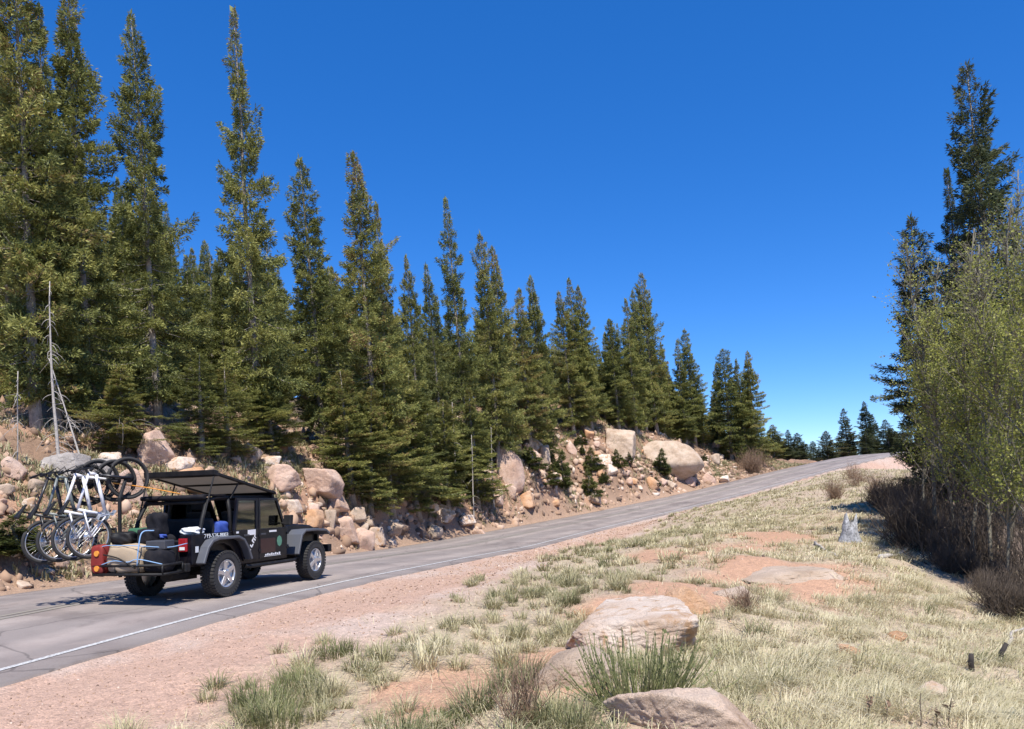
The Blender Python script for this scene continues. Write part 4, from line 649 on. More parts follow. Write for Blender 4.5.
# ================================================================= grass
def blades(rg, px, py, hgt, lean, wid, tint, rad, flow=0.):
    """px.. per blade arrays; returns verts (n,5,3)"""
    n = len(px); a = rg.uniform(0, 6.28, n); rr = rad*np.sqrt(rg.random(n)); bx = px+np.cos(a)*rr; by = py+np.sin(a)*rr
    a2 = a+rg.normal(0, .7, n); dx = np.cos(a2)+flow*1.0; dy = np.sin(a2)-flow*.5; nn = np.hypot(dx, dy)+1e-6; dx /= nn; dy /= nn
    bz = ground(bx, by)-.015
    h1 = hgt*.55; o1 = h1*np.tan(np.clip(lean*.55, 0, 1.2)); zz1 = h1; o2 = o1+hgt*np.sin(np.clip(lean*1.35, 0, 1.75))*.62; zz2 = zz1+hgt*np.cos(np.clip(lean*1.35, 0, 1.75))*.5
    wx = -dy*wid; wy = dx*wid
    V = np.stack([np.stack([bx-wx, by-wy, bz], 1), np.stack([bx+wx, by+wy, bz], 1), np.stack([bx+dx*o1+wx*.8, by+dy*o1+wy*.8, bz+zz1], 1), np.stack([bx+dx*o1-wx*.8, by+dy*o1-wy*.8, bz+zz1], 1), np.stack([bx+dx*o2, by+dy*o2, bz+np.maximum(zz2, .01)], 1)], 1)
    return V
def grass_mesh(name, V, tint, mat):
    n = len(V); b = (np.arange(n)*5)[:, None]
    return np_mesh(name, V.reshape(-1, 3), [b+np.array([[0, 1, 2, 3]]), b+np.array([[3, 2, 4]])], mat, None, {'tint': np.repeat(tint, 5)})
def build_grass():
    rg = np.random.default_rng(31); Vs = []; Ts = []
    for y0, y1, dens, nb, wd in ((2.5, 7, 24, 150, .0027), (7, 14, 21, 95, .004), (14, 28, 12, 46, .0075), (28, 50, 7.5, 24, .014), (50, 80, 4, 16, .025)):
        wdt = 1.45*y1+3; m = int((y1-y0)*wdt*dens); y = rg.uniform(y0, y1, m); x = rg.uniform(-.55*y1-1, .9*y1+2, m)
        k = (x/y > -.62) & (x/y < .82); x = x[k]; y = y[k]
        t, z, s = road_st(x, y); n1 = fbm(x*.8, y*.8, 61); n2 = fbm(x*.25, y*.25, 63)
        right = sstep(.12, .42, x/np.maximum(y, 1)+n1*.2)       # matted straw towards the right of the slope
        p = sstep(5.6, 7.6, t+n1*1.5)*(1-.93*bare(x, y))*np.clip(.62+.30*right+.8*n2+.8*n1*(1-.5*right), .05, 1)
        gul = (x/np.maximum(y, .1) > .53+.05*n1) & (y > 13.2) & (x > 7.4); p = np.where(gul, p*.12, p)
        for rx, ry, rw, rd in [(q[0], q[1], q[3], q[4]) for q in ROCKS if q[0] > -.5 and q[1] < 20]:
            p = np.where(np.hypot((x-rx)/(rw*.5), (y-ry)/(rd*.5)) < .85, 0, p)
        hol = np.hypot((x-3.55)/.35, (y-8.9)/.5) < 1; p = np.where(hol, p*.2, p)
        k = rg.random(len(x)) < p; x = x[k]; y = y[k]; right = right[k]; n2 = n2[k]; n1 = n1[k]; m = len(x)
        if not m: continue
        sz = rg.uniform(.5, 1.0, m)+.55*(rg.random(m) < .18); cnt = np.maximum(6, (nb*sz*(1-.25*right)).astype(int)); idx = np.repeat(np.arange(m), cnt); n = len(idx)
        tb = np.clip(rg.normal(.47, .20, m)+.24*right-.25*(1-right)*sstep(-.1, .3, n1)*.5+n2*.3+.09, .05, .95)
        hgt = rg.uniform(.09, .25, n)*sz[idx]*(1-.18*right[idx]); lean = np.clip(rg.normal(.86, .36, n)+.5*right[idx], .05, 1.55)
        V = blades(rg, x[idx], y[idx], hgt, lean, wd*rg.uniform(.6, 1.3, n), None, .03+.055*sz[idx]+.11*right[idx], right[idx]*.9)
        Vs.append(V); Ts.append(np.clip(tb[idx]+rg.normal(0, .14, n), 0, 1))
    y = 3.5*np.exp(rg.random(90000)*2.5); x = rg.uniform(-.55, .85, 90000)*y; t, z, s = road_st(x, y); n1 = fbm(x*.8, y*.8, 61)      # flat straw litter between the tufts
    k = (rg.random(90000) < sstep(5.8, 8.0, t+n1*1.5)*(1-.85*bare(x, y))*np.clip(.45+.9*n1+.4*x/y, .05, 1)) & ~((x/y > .55) & (y > 14))
    for q in ROCKS:
        if q[0] > -.5 and q[1] < 20: k &= np.hypot((x-q[0])/(q[3]*.5), (y-q[1])/(q[4]*.5)) > .95
    x = x[k]; y = y[k]; n = len(x); V = blades(rg, x, y, rg.uniform(.08, .22, n), rg.uniform(1.35, 1.56, n), .0022*np.clip(y/6, 1, 4), None, np.full(n, .1), np.zeros(n)); Vs.append(V); Ts.append(np.clip(rg.normal(.62, .2, n), 0, 1))
    s = rg.uniform(50, 130, 9500); t = -(3.7+rg.gamma(2.0, 1.8, 9500)); x, y, z = road_xyz(s, t); k = rg.random(9500) < sstep(-.1, .15, fbm(x*.4, y*.4, 71)); x = x[k]; y = y[k]; m = len(x)
    idx = np.repeat(np.arange(m), 16); n = len(idx); V = blades(rg, x[idx], y[idx], rg.uniform(.12, .3, n), np.clip(rg.normal(.7, .3, n), .05, 1.4), .02*rg.uniform(.6, 1.2, n), None, np.full(n, .2), np.zeros(n)); Vs.append(V); Ts.append(np.clip(rg.normal(.42, .16, n), 0, 1))
    V = np.concatenate(Vs); T = np.concatenate(Ts)
    tag(link('bunch_grass', grass_mesh('bunch_grass', V, T, M['grass'])), kind='stuff')
    print('blades', len(V))
build_grass()
def tuft(name, x, y, sz, n, label, mat, t0, rad=.2, cat='grass tuft', group=None):
    rg = np.random.default_rng(int(abs(x*1000+y*77))); nb = n
    V = blades(rg, np.full(nb, x), np.full(nb, y), rg.uniform(.5, 1.1, nb)*sz, np.clip(rg.normal(.55, .3, nb), .05, 1.4), .003*rg.uniform(.6, 1.3, nb), None, rad, 0)
    z = float(ground([x], [y])[0]); V = V-np.array([x, y, z]); o = link(name, grass_mesh(name, V, np.clip(rg.normal(t0, .2, nb), 0, 1), mat)); o.location = (x, y, z)
    return tag(o, label, cat, group)
GL = ['large green grass clump on the gravel edge at the bottom left', 'upper half of the green clump pair on the gravel edge', 'green grass clump farthest up the gravel edge', 'bright green grass patch at the bottom edge beside the dead twigs', 'lowest green clump at the picture bottom on the gravel edge']
for i, (p, sz, n, t0, rad) in enumerate(zip(GREENS, (.26, .22, .2, .10, .24), (560, 460, 420, 450, 380), (.6, .55, .5, .3, .65), (.26, .22, .24, .26, .2))):
    tuft('grass_tuft', p[0], p[1], sz, n, GL[i], M['green_grass'], t0, rad)
# yucca-like rosette
g = Geo(); rg = np.random.default_rng(9)
for i in range(46):
    a = rg.uniform(0, 6.28); t = rg.uniform(.3, 1.3); A = np.array([[math.cos(a)*math.sin(t), math.sin(a)*math.sin(t), math.cos(t)]])*rg.uniform(.08, .15); g.cards(np.zeros((1, 3)), A, np.cross(A, [[0, 0, 1.]])*.05, rg.random())
M['bluish'] = leaf_mat('bluish_leaves', [(0, (.16, .19, .15)), (1, (.30, .33, .27))]); place('rosette_plant', g.mesh('rosette_plant', M['bluish']), *YUCCA, 1, 'small bluish green rosette plant at the bottom right', 'plant')
# dried flower stalks
SL = ['dried brown seed stalk with a fat head leftmost of the row', 'dried stalk with two small heads next to the fat headed one', 'thin bare dried stalk in the middle of the row at the bottom', 'short dried stalk with drooping pods beside the thin bare one', 'dried stalk with clustered pods rightmost of the row']
for i, p in enumerate(STALKS):
    rg = np.random.default_rng(80+i); h = (.21, .18, .23, .15, .21)[i]; e = empty('dried_stalk', (p[0], p[1], p[2]), label=SL[i], cat='plant', group='dried seed stalks at the bottom of the slope')
    g = Geo(); P = limb(rg, (0, 0, -.03), (.05, 0, 1), h+.03, 0, 5, .08); g.tube(P, np.linspace(.005, .003, 6), 5); link('stem', g.mesh('stalk_stem', M['twig']), e)
    g = Geo(); n = (40, 18, 3, 14, 26)[i]; c = P[4]; B = c+rg.normal(0, 1, (n, 3))*[.010, .010, .018]; A = rg.normal(0, .012, (n, 3))+[0, 0, .012]
    g.cards(B, A, np.cross(A, rg.normal(0, 1, (n, 3)))*.28, .4)
    if i != 2: link('seed_head', g.mesh('seed_head', M['drytwig']), e)
# burnt stubs, stump, logs, dead trunks
for i, (p, lean, h) in enumerate(zip(STUBS, (.05, .35), (.17, .22))):
    g = Geo(); g.tube([(0, 0, -.05), (lean*.02, 0, h*.5), (lean*h, 0, h)], [.030, .028, .024], 8); o = link('charred_stub', g.mesh('charred_stub', M['char'])); o.location = p
    tag(o, ('short upright charred stub in the straw grass', 'leaning charred stub in the straw grass near the right edge')[i], 'stub')
def stump():
    rg = np.random.default_rng(4); k = 18; rows = []
    for q, zz in enumerate((-.1, .05, .2, .42)):
        row = []
        for j in range(k):
            a = j*6.283/k; r = (.30, .24, .19, .17)[q]*(1+.25*math.sin(3*a+1)*(1 if q < 2 else .4)+rg.normal(0, .05)); z = zz if q < 3 else rg.choice([.26, .34, .44, .60])*rg.uniform(.9, 1.1)
            row.append((math.cos(a)*r, math.sin(a)*r, z))
        rows.append(row)
    V = [v for r_ in rows for v in r_]+[(0, 0, .22)]; F = [(q*k+j, q*k+(j+1) % k, (q+1)*k+(j+1) % k, (q+1)*k+j) for q in range(3) for j in range(k)]; T = [(3*k+j, 3*k+(j+1) % k, 4*k) for j in range(k)]
    return np_mesh('stump', V, [np.array(F), np.array(T)], M['stump'])
place('tree_stump', stump(), *STUMP, (1.0, 1.0, 1.15), 'splintered silver grey tree stump on the grass slope', 'stump')
LL = ['long thin weathered branch lying down the slope below the grey stump', 'short weathered log beside the dark shrubs right of the stump', 'thin fallen branch in the grass at the right edge']
for i, (a, b) in enumerate(LOGS):
    a, b = np.array(a), np.array(b); g = Geo(); d = b-a; m = np.linalg.norm(d); k = 10 if i == 0 else 6
    if i == 0: b = a+d*.42; d = b-a
    P = np.array([a+d*q for q in np.linspace(0, 1, k)]); P[:, 2] = ground(P[:, 0], P[:, 1])+.05; P[:, 0] += np.random.default_rng(i).normal(0, .03, k)
    o0 = P[0].copy(); g.tube(P-o0, np.linspace((.04, .06, .03)[i], .012, k), 6); o = link('fallen_branch', g.mesh('fallen_branch', M['dead'], True)); o.location = o0; tag(o, LL[i], 'branch')
def dead_trunk(seed, H, lean, nb, r):
    rg = np.random.default_rng(seed); g = Geo(); P = limb(rg, (0, 0, -.3), (lean, 0, 1), H+.3, 0, 8, .02); g.tube(P, np.linspace(r, .012, len(P)), 7)
    for _ in range(nb):
        f = rg.uniform(.1, .95); q = f*(len(P)-1); o = P[int(q)]+(P[min(len(P)-1, int(q)+1)]-P[int(q)])*(q % 1); a = rg.uniform(0, 6.28); L = rg.uniform(.3, 1.3)*(1.1-f)
        B = limb(rg, o, (math.cos(a), math.sin(a), .1), L, -.9, 6, .12); g.tube(B, np.linspace(.011, .003, len(B)), 4, cap=False)
    return g.mesh('dead_trunk', M['dead'], True)
DL = ['tall pale dead trunk with drooping bare twigs behind the bicycles', 'leaning pale dead trunk right of the tall dead one', 'thin dead sapling at the far left of the bank']
for i, ((x, y, z), h) in enumerate(DEAD): place('dead_tree', dead_trunk(900+i, (5.4, 3.5, 2.6)[i], (-.07, -.32, .05)[i], (46, 22, 16)[i], (.055, .035, .016)[i]), x, y, z, 1, DL[i], 'dead tree', rz=0)
g = Geo(); rg = np.random.default_rng(66)
for i in range(60):
    a = rg.uniform(0, 6.28); P = limb(rg, (rg.normal(0, .7), rg.normal(0, .3), rg.uniform(0, .3)), (math.cos(a), math.sin(a), .7), rg.uniform(.5, 1.4), -1.2, 7, .15); g.tube(P, np.linspace(.012, .003, 8), 4, cap=False)
place('bare_brush', g.mesh('bare_brush', M['snag']), SNAGS[0][0]+.6, SNAGS[0][1]-1.2, SNAGS[0][2]-.1, 1, 'tangle of curved dull brown dead branches under the far left spruces', 'brush', rz=0)
PT = [(-4.1, 43.0, 5.2), (-3.2, 43.5, 5.6), (-2.3, 44.0, 5.0), (-1.2, 47, 5.0), (-5.2, 41.5, 4.6), (7.0, 70, 5), (15.2, 76, 5)]
for i, (x, y, h) in enumerate(PT):
    place('pale_bare_trunk', dead_trunk(950+i, h, -.05+.03*(i % 3), 14, .04), x, y, float(ground([x], [y])[0]), 1, 'thin pale bare trunk showing between the spruce boughs', 'dead tree', 'thin pale bare trunks among the spruces', rz=0)
# ================================================================= vehicle
def simple(name, c, rough=.5, metal=0., **kw):
    n = N(name); v = n.obj(); f = n.noise(7, 5, .65, v)
    cc = n.mix(n.ramp(f, [(.45, (0, 0, 0)), (.75, (.14,)*3)]), c, tuple(.6*q+.4*d for q, d in zip(c, (.30, .24, .19))))
    return n.bsdf(cc, rough, None, Metallic=metal, **kw)
M['paint'] = simple('dusty_black_paint', (.004, .004, .008), .32, **{'Specular IOR Level': .30})
M['plastic'] = simple('dark_plastic', (.045, .047, .055), .55)
M['flare'] = simple('flare_plastic', (.085, .09, .105), .5)
M['black'] = simple('matt_black', (.009, .009, .010), .6, **{'Specular IOR Level': .3})
M['tyre'] = simple('tyre_rubber', (.028, .027, .027), .85)
M['alloy'] = simple('silver_alloy', (.62, .62, .63), .3, .75)
M['chrome'] = simple('bright_metal', (.6, .6, .6), .25, 1.)
M['seat'] = simple('dark_seat_cloth', (.02, .02, .022), .9)
M['redlens'] = simple('red_lens', (.30, .010, .015), .25)
M['amber'] = simple('amber_lens', (.75, .30, .05), .25)
M['whitelens'] = simple('clear_lens', (.75, .75, .75), .15)
M['decal'] = simple('white_decal', (.78, .78, .78), .5)
M['green_decal'] = simple('green_decal', (.10, .26, .17), .5)
M['maroon'] = simple('maroon_panel', (.035, .009, .009), .35)
M['canvas'] = simple('tan_canvas', (.38, .29, .195), .85)
M['bluestrap'] = simple('blue_strap', (.24, .40, .62), .7)
M['bluecloth'] = simple('blue_cloth', (.03, .07, .32), .8)
M['greencloth'] = simple('green_cloth', (.03, .12, .06), .8)
M['whitecloth'] = simple('white_cloth', (.7, .7, .68), .85)
M['charcoal'] = simple('charcoal_fabric', (.012, .012, .016), .95, **{'Specular IOR Level': .2})
M['redcloth'] = simple('red_nylon', (.20, .016, .012), .7)
M['orangestrap'] = simple('orange_strap', (.75, .30, .04), .6)
M['whiteframe'] = simple('white_bike_paint', (.72, .72, .74), .3)
M['silverframe'] = simple('silver_bike_paint', (.34, .35, .37), .35, .5)
M['blackframe'] = simple('black_bike_paint', (.02, .02, .025), .35)
M['greyframe'] = simple('grey_bike_paint', (.14, .16, .16), .4)
def glass_mat():
    n = N('dusty_side_glass'); g = n('BsdfGlossy', {'Color': (.9, .95, .92, 1), 'Roughness': .04}); t = n('BsdfTransparent', {'Color': (.30, .40, .36, 1)})
    f = n('Fresnel', {'IOR': 1.5}); k = n('Math', {0: f.outputs[0], 1: .10}, operation='ADD')
    m = n('MixShader', {0: k.outputs[0], 1: t.outputs[0], 2: g.outputs[0]}); n.t.links.new(m.outputs[0], n.out.inputs[0]); return n.m
M['glass'] = glass_mat()
def screen_mat():
    n = N('roof_screen_fabric'); d = n('BsdfDiffuse', {'Color': (.30, .27, .24, 1)}); t = n('BsdfTranslucent', {'Color': (.34, .30, .26, 1)}); tr = n('BsdfTransparent', {'Color': (.8, .8, .8, 1)})
    a = n('MixShader', {0: .5, 1: d.outputs[0], 2: t.outputs[0]}); m = n('MixShader', {0: .14, 1: a.outputs[0], 2: tr.outputs[0]}); n.t.links.new(m.outputs[0], n.out.inputs[0]); return n.m
M['screen'] = screen_mat()
class BM:
    def __init__(s): s.b = bmesh.new()
    def box(s, x0, x1, y0, y1, z0, z1, m=None):
        vs = [s.b.verts.new(Vector(p)) for p in ((x0, y0, z0), (x1, y0, z0), (x1, y1, z0), (x0, y1, z0), (x0, y0, z1), (x1, y0, z1), (x1, y1, z1), (x0, y1, z1))]
        if m is not None:
            for v in vs: v.co = m @ v.co
        for f in ((3, 2, 1, 0), (4, 5, 6, 7), (0, 1, 5, 4), (1, 2, 6, 5), (2, 3, 7, 6), (3, 0, 4, 7)): s.b.faces.new([vs[i] for i in f])
        return s
    def prism(s, prof, x0, x1, top=None):
        """(y,z) outline extruded along x; top: narrower x for far end scaling ignored"""
        a = [s.b.verts.new((x0, y, z)) for y, z in prof]; c = [s.b.verts.new((x1, y, z)) for y, z in prof]; n = len(prof)
        s.b.faces.new(a[::-1]); s.b.faces.new(c)
        for i in range(n): s.b.faces.new((a[i], a[(i+1) % n], c[(i+1) % n], c[i]))
        return s
    def prism_z(s, prof, z0, z1, shrink=1.):
        cx = sum(p[0] for p in prof)/len(prof); cy = sum(p[1] for p in prof)/len(prof); n = len(prof)
        a = [s.b.verts.new((x, y, z0)) for x, y in prof]; c = [s.b.verts.new((cx+(x-cx)*shrink, cy+(y-cy)*shrink, z1)) for x, y in prof]
        s.b.faces.new(a[::-1]); s.b.faces.new(c)
        for i in range(n): s.b.faces.new((a[i], a[(i+1) % n], c[(i+1) % n], c[i]))
        return s
    def band(s, path, w, x0, x1):
        """thick ribbon following a (y,z) path, thickness w outward (towards +normal)"""
        P = np.array(path); T = np.gradient(P, axis=0); T /= np.linalg.norm(T, axis=1)[:, None]; Nn = np.stack([-T[:, 1], T[:, 0]], 1); O = P+Nn*w
        prof = [tuple(p) for p in P]+[tuple(p) for p in O[::-1]]; return s.prism(prof, x0, x1)
    def tube(s, pts, r, k=8):
        g = Geo(); g.tube(np.array(pts, float), r, k); return s.geo(g)
    def geo(s, g):
        V = np.vstack(g.V); vs = [s.b.verts.new(v) for v in V]
        for blk in g.F4+g.F3:
            for f in blk:
                try: s.b.faces.new([vs[i] for i in f])
                except ValueError: pass
        return s
    def lathe(s, prof, cx, cy, cz, k=32):
        """profile (offset along x, radius) revolved round the x axis"""
        rows = [[s.b.verts.new((cx+a, cy+r*math.cos(j*2*math.pi/k), cz+r*math.sin(j*2*math.pi/k))) for j in range(k)] for a, r in prof]
        for p, q in zip(rows, rows[1:]):
            for j in range(k): s.b.faces.new((p[j], p[(j+1) % k], q[(j+1) % k], q[j]))
        return s
    def make(s, name, mat, parent=None, bevel=0., smooth=False, loc=None):
        bmesh.ops.recalc_face_normals(s.b, faces=s.b.faces[:]); me = bpy.data.meshes.new(name); s.b.to_mesh(me); s.b.free(); me.materials.append(mat)
        if smooth: me.polygons.foreach_set('use_smooth', np.ones(len(me.polygons), bool))
        o = link(name, me, parent)
        if bevel:
            m = o.modifiers.new('bevel', 'BEVEL'); m.width = bevel; m.segments = 2; m.limit_method = 'ANGLE'; m.angle_limit = R(40)
        if loc: o.location = loc
        return o
def text_mesh(name, s, size, mat, parent, mw, extr=.003, shear=0.):
    c = bpy.data.curves.new(name, 'FONT'); c.body = s; c.size = size; c.extrude = extr; c.align_x = 'CENTER'; c.align_y = 'CENTER'; c.shear = shear
    t = bpy.data.objects.new('tmp_text', c); col.objects.link(t); bpy.context.view_layer.update()
    me = bpy.data.meshes.new_from_object(t.evaluated_get(bpy.context.evaluated_depsgraph_get())); bpy.data.objects.remove(t); bpy.data.curves.remove(c)
    me.materials.clear(); me.materials.append(mat); me.name = name; o = link(name, me, parent); o.matrix_local = mw; return o
SIDE = Matrix(((0, 0, 1, 0), (1, 0, 0, 0), (0, 1, 0, 0), (0, 0, 0, 1)))      # text plane facing +x, reading towards +y
JX, JY = -5.885, 13.70; JZ = float(road_st([JX], [JY])[1][0])+.020; JH = -R(16)
jeep = empty('off_road_vehicle', (JX, JY, JZ), (-.020, 0, JH), 'black open top off road vehicle with raised roof panel driving up the road', 'car')
J = jeep
# --- tub
def arch(c, r, z0, a0=180, a1=0, n=10, zc=.42):
    return [(c+r*math.cos(R(a)), max(z0, zc+r*math.sin(R(a)))) for a in np.linspace(a0, a1, n)]
b = BM(); prof = [(-.72, .62)]+arch(0, .50, .56)+[(.58, .50), (2.06, .50), (2.10, 1.12), (.95, 1.12), (.30, 1.11), (-.72, 1.10)]
for x0, x1 in ((.70, .775), (-.775, -.70)): b.prism(prof, x0, x1)
b.box(-.70, .70, -.70, 2.05, .56, .62); b.box(-.70, .70, 1.98, 2.06, .62, 1.12)         # floor, firewall
b.box(.40, .70, -.48, .48, .62, .93).box(-.70, -.40, -.48, .48, .62, .93)                # inner wheel wells
b.box(-.775, -.52, -.74, -.70, .60, 1.10).box(.52, .775, -.74, -.70, .60, 1.10)          # rear corners
b.make('body', M['paint'], J, .012)
b = BM(); b.box(-.52, .52, -.775, -.735, .62, .99); b.make('tailgate', M['paint'], J, .012)
b = BM(); b.prism([(2.08, .62), (2.08, 1.15), (2.6, 1.17), (3.25, 1.12), (3.42, 1.06), (3.44, .62)], -.60, .60); b.make('hood', M['paint'], J, .03)
b = BM(); b.box(-.66, .66, 3.44, 3.50, .62, 1.06)
for i in range(7): b.box(-.30+i*.09, -.25+i*.09, 3.50, 3.51, .72, 1.0)
b.make('grille', M['paint'], J, .01)
for sx in (-1, 1):
    b = BM(); g = Geo(); g.tube([(sx*.48, 3.49, .88), (sx*.48, 3.53, .88)], .085, 20); b.geo(g); b.make('headlight', M['whitelens'], J)
# --- doors (2 each side) with window frames
for sx in (1, -1):
    xs = (.775, .80) if sx > 0 else (-.80, -.775)
    for y0, y1, kind in ((1.10, 2.02, 'front'), (.56, 1.08, 'rear')):
        b = BM(); low = .56
        pr = [(y0, low), (y1, low), (y1, 1.12), (y0, 1.12)] if kind == 'front' else [(.62, low), (y1, low), (y1, 1.12), (.30, 1.12), (.36, .98), (.52, .80)]
        b.prism(pr, *xs)
        xi = (.74, .79) if sx > 0 else (-.79, -.74)
        if kind == 'front': b.prism([(1.10, 1.12), (1.16, 1.12), (1.16, 1.70), (1.10, 1.70)], *xi); b.prism([(1.16, 1.65), (1.16, 1.70), (1.72, 1.70), (2.02, 1.12), (1.95, 1.12), (1.68, 1.65)], *xi)
        else: b.prism([(1.02, 1.12), (1.08, 1.12), (1.08, 1.70), (1.02, 1.70)], *xi); b.prism([(.36, 1.12), (.42, 1.12), (.50, 1.65), (1.02, 1.65), (1.02, 1.70), (.45, 1.70)], *xi)
        for zh in (.70, .98): b.box(*(sorted((.80*sx, .815*sx))), y1-.015, y1+.06, zh, zh+.045)
        d = b.make('door', M['paint'], J, .006)
        b = BM(); xh = .815*sx; b.box(min(.80*sx, xh), max(.80*sx, xh), y0+.04 if kind == 'front' else .62, y0+.2 if kind == 'front' else .78, 1.00, 1.035); b.make('handle', M['plastic'], d, .006)
        b = BM(); xg = .766*sx; b.prism([(1.16, 1.12), (1.95, 1.12), (1.68, 1.65), (1.16, 1.65)] if kind == 'front' else [(.42, 1.12), (1.02, 1.12), (1.02, 1.65), (.50, 1.65)], xg-.003, xg+.003)
        b.make('window', M['glass'], d)
# --- windscreen frame, roof and bars
b = BM()
for sx in (-1, 1): b.tube([(sx*.70, 2.08, 1.10), (sx*.66, 1.74, 1.74)], .035)
b.tube([(-.68, 1.74, 1.74), (.68, 1.74, 1.74)], .04).tube([(-.72, 2.08, 1.12), (.72, 2.08, 1.12)], .03); wf = b.make('windscreen_frame', M['paint'], J)
b = BM(); vs = [b.b.verts.new(p) for p in ((-.68, 2.06, 1.13), (.68, 2.06, 1.13), (.65, 1.75, 1.72), (-.65, 1.75, 1.72))]; b.b.faces.new(vs); b.make('windscreen', M['glass'], wf)
b = BM()
for sx in (-1, 1):
    b.tube([(sx*.68, -.55, .66), (sx*.66, -.34, 1.35), (sx*.62, -.18, 1.66), (sx*.60, .10, 1.72), (sx*.60, 1.70, 1.72)], .034)
    b.tube([(sx*.70, .42, .66), (sx*.64, .42, 1.50), (sx*.60, .42, 1.72)], .036)
b.tube([(-.60, .42, 1.70), (.60, .42, 1.70)], .034).tube([(-.62, -.20, 1.64), (.62, -.20, 1.64)], .034); b.make('roll_bar', M['black'], J, smooth=True)
RA, RB, HW = Vector((0, 1.72, 1.80)), Vector((0, -.10, 2.14)), .74
rd = (RB-RA); rl = rd.length; rn = Matrix(((1, 0, 0, RA.x), (0, rd.y/rl, -rd.z/rl*-1*-1, RA.y), (0, rd.z/rl, -rd.y/rl*1, RA.z), (0, 0, 0, 1)))
b = BM()
for x0, x1 in ((-HW, -HW+.07), (HW-.07, HW)): b.box(x0, x1, 0, rl, -.02, .035, rn)
b.box(-HW, HW, -.05, .06, -.022, .037, rn).box(-HW-.01, HW+.01, rl-.10, rl+.02, -.04, .06, rn).box(-HW, HW, rl*.48, rl*.52, -.015, .03, rn)
rp = b.make('roof_panel', M['black'], J, .012)
b = BM(); b.box(-HW+.06, HW-.06, .05, rl-.08, .005, .011, rn); b.make('roof_screen', M['screen'], rp)
for sx in (-1, 1):
    b = BM(); b.tube([(sx*.66, -.42, 1.05), (sx*.70, -.08, 2.10)], .014, 6); b.make('roof_strut', M['black'], J)
    b = BM(); b.tube([(sx*.64, .45, 1.70), (sx*.70, .62, 1.99)], .014, 6); b.make('roof_strut', M['black'], J)
b = BM(); b.box(-.66, .66, -.26, .30, 1.745, 1.77).tube([(-.66, -.27, 1.73), (.66, -.27, 1.73)], .045); b.make('soft_top_fold', M['charcoal'], J, .012)
# --- flares, bumpers, rails, lights
for sx in (1, -1):
    xa, xb = (.776, .945) if sx > 0 else (-.945, -.776)
    b = BM(); b.band([(-.62, .60), (-.50, .86), (-.40, .95), (-.24, .985), (.30, .985), (.44, .93), (.56, .78), (.66, .58)], .05, xa, xb)
    b.make('wheel_flare', M['flare'], J, .014)
    b = BM(); b.band([(2.26, .55), (2.40, .93), (2.52, 1.00), (2.95, 1.005), (3.34, .98), (3.46, .90)], .05, .58*sx if sx > 0 else -.945, .945 if sx > 0 else -.58)
    b.make('wheel_flare', M['flare'], J, .014)
    b = BM(); b.tube([(sx*.80, .66, .47), (sx*.82, .8, .45), (sx*.82, 2.2, .45), (sx*.80, 2.32, .47)], .035); b.make('rocker_rail', M['black'], J)
    b = BM(); b.box(.62*sx-.08, .62*sx+.08, -.79, -.742, .82, 1.04); t = b.make('taillight', M['redlens'], J, .012)
    b = BM(); b.box(.62*sx-.05, .62*sx+.05, -.796, -.79, .85, .90); b.make('reverse_lens', M['whitelens'], t)
    b = BM(); b.prism([(1.80, 1.16), (1.90, 1.16), (1.93, 1.36), (1.82, 1.36)], .86 if sx > 0 else -1.02, 1.02 if sx > 0 else -.86); b.box(.78 if sx > 0 else -.87, .87 if sx > 0 else -.78, 1.84, 1.88, 1.18, 1.22); b.make('mirror', M['black'], J, .015)
b = BM(); b.box(-.80, .80, -.92, -.80, .50, .64); b.make('rear_bumper', M['black'], J, .02)
b = BM(); b.box(-.82, .82, 3.60, 3.76, .52, .68).box(-.5, .5, 3.48, 3.60, .52, .62).tube([(-.3, 3.7, .68), (-.26, 3.72, .92), (.26, 3.72, .92), (.3, 3.7, .68)], .025); b.make('front_bumper', M['black'], J, .02)
b = BM(); b.tube([(-.7, 0, .42), (.7, 0, .42)], .05).tube([(-.7, 2.95, .42), (.7, 2.95, .42)], .05).box(-.16, .16, -.16, .16, .30, .52).box(-.40, -.32, -.7, 3.4, .46, .56).box(.32, .40, -.7, 3.4, .46, .56).box(-.3, .3, .7, 2.4, .42, .50).tube([(.35, -.85, .44), (.35, -.4, .44)], .11, 12); b.make('chassis', M['black'], J)
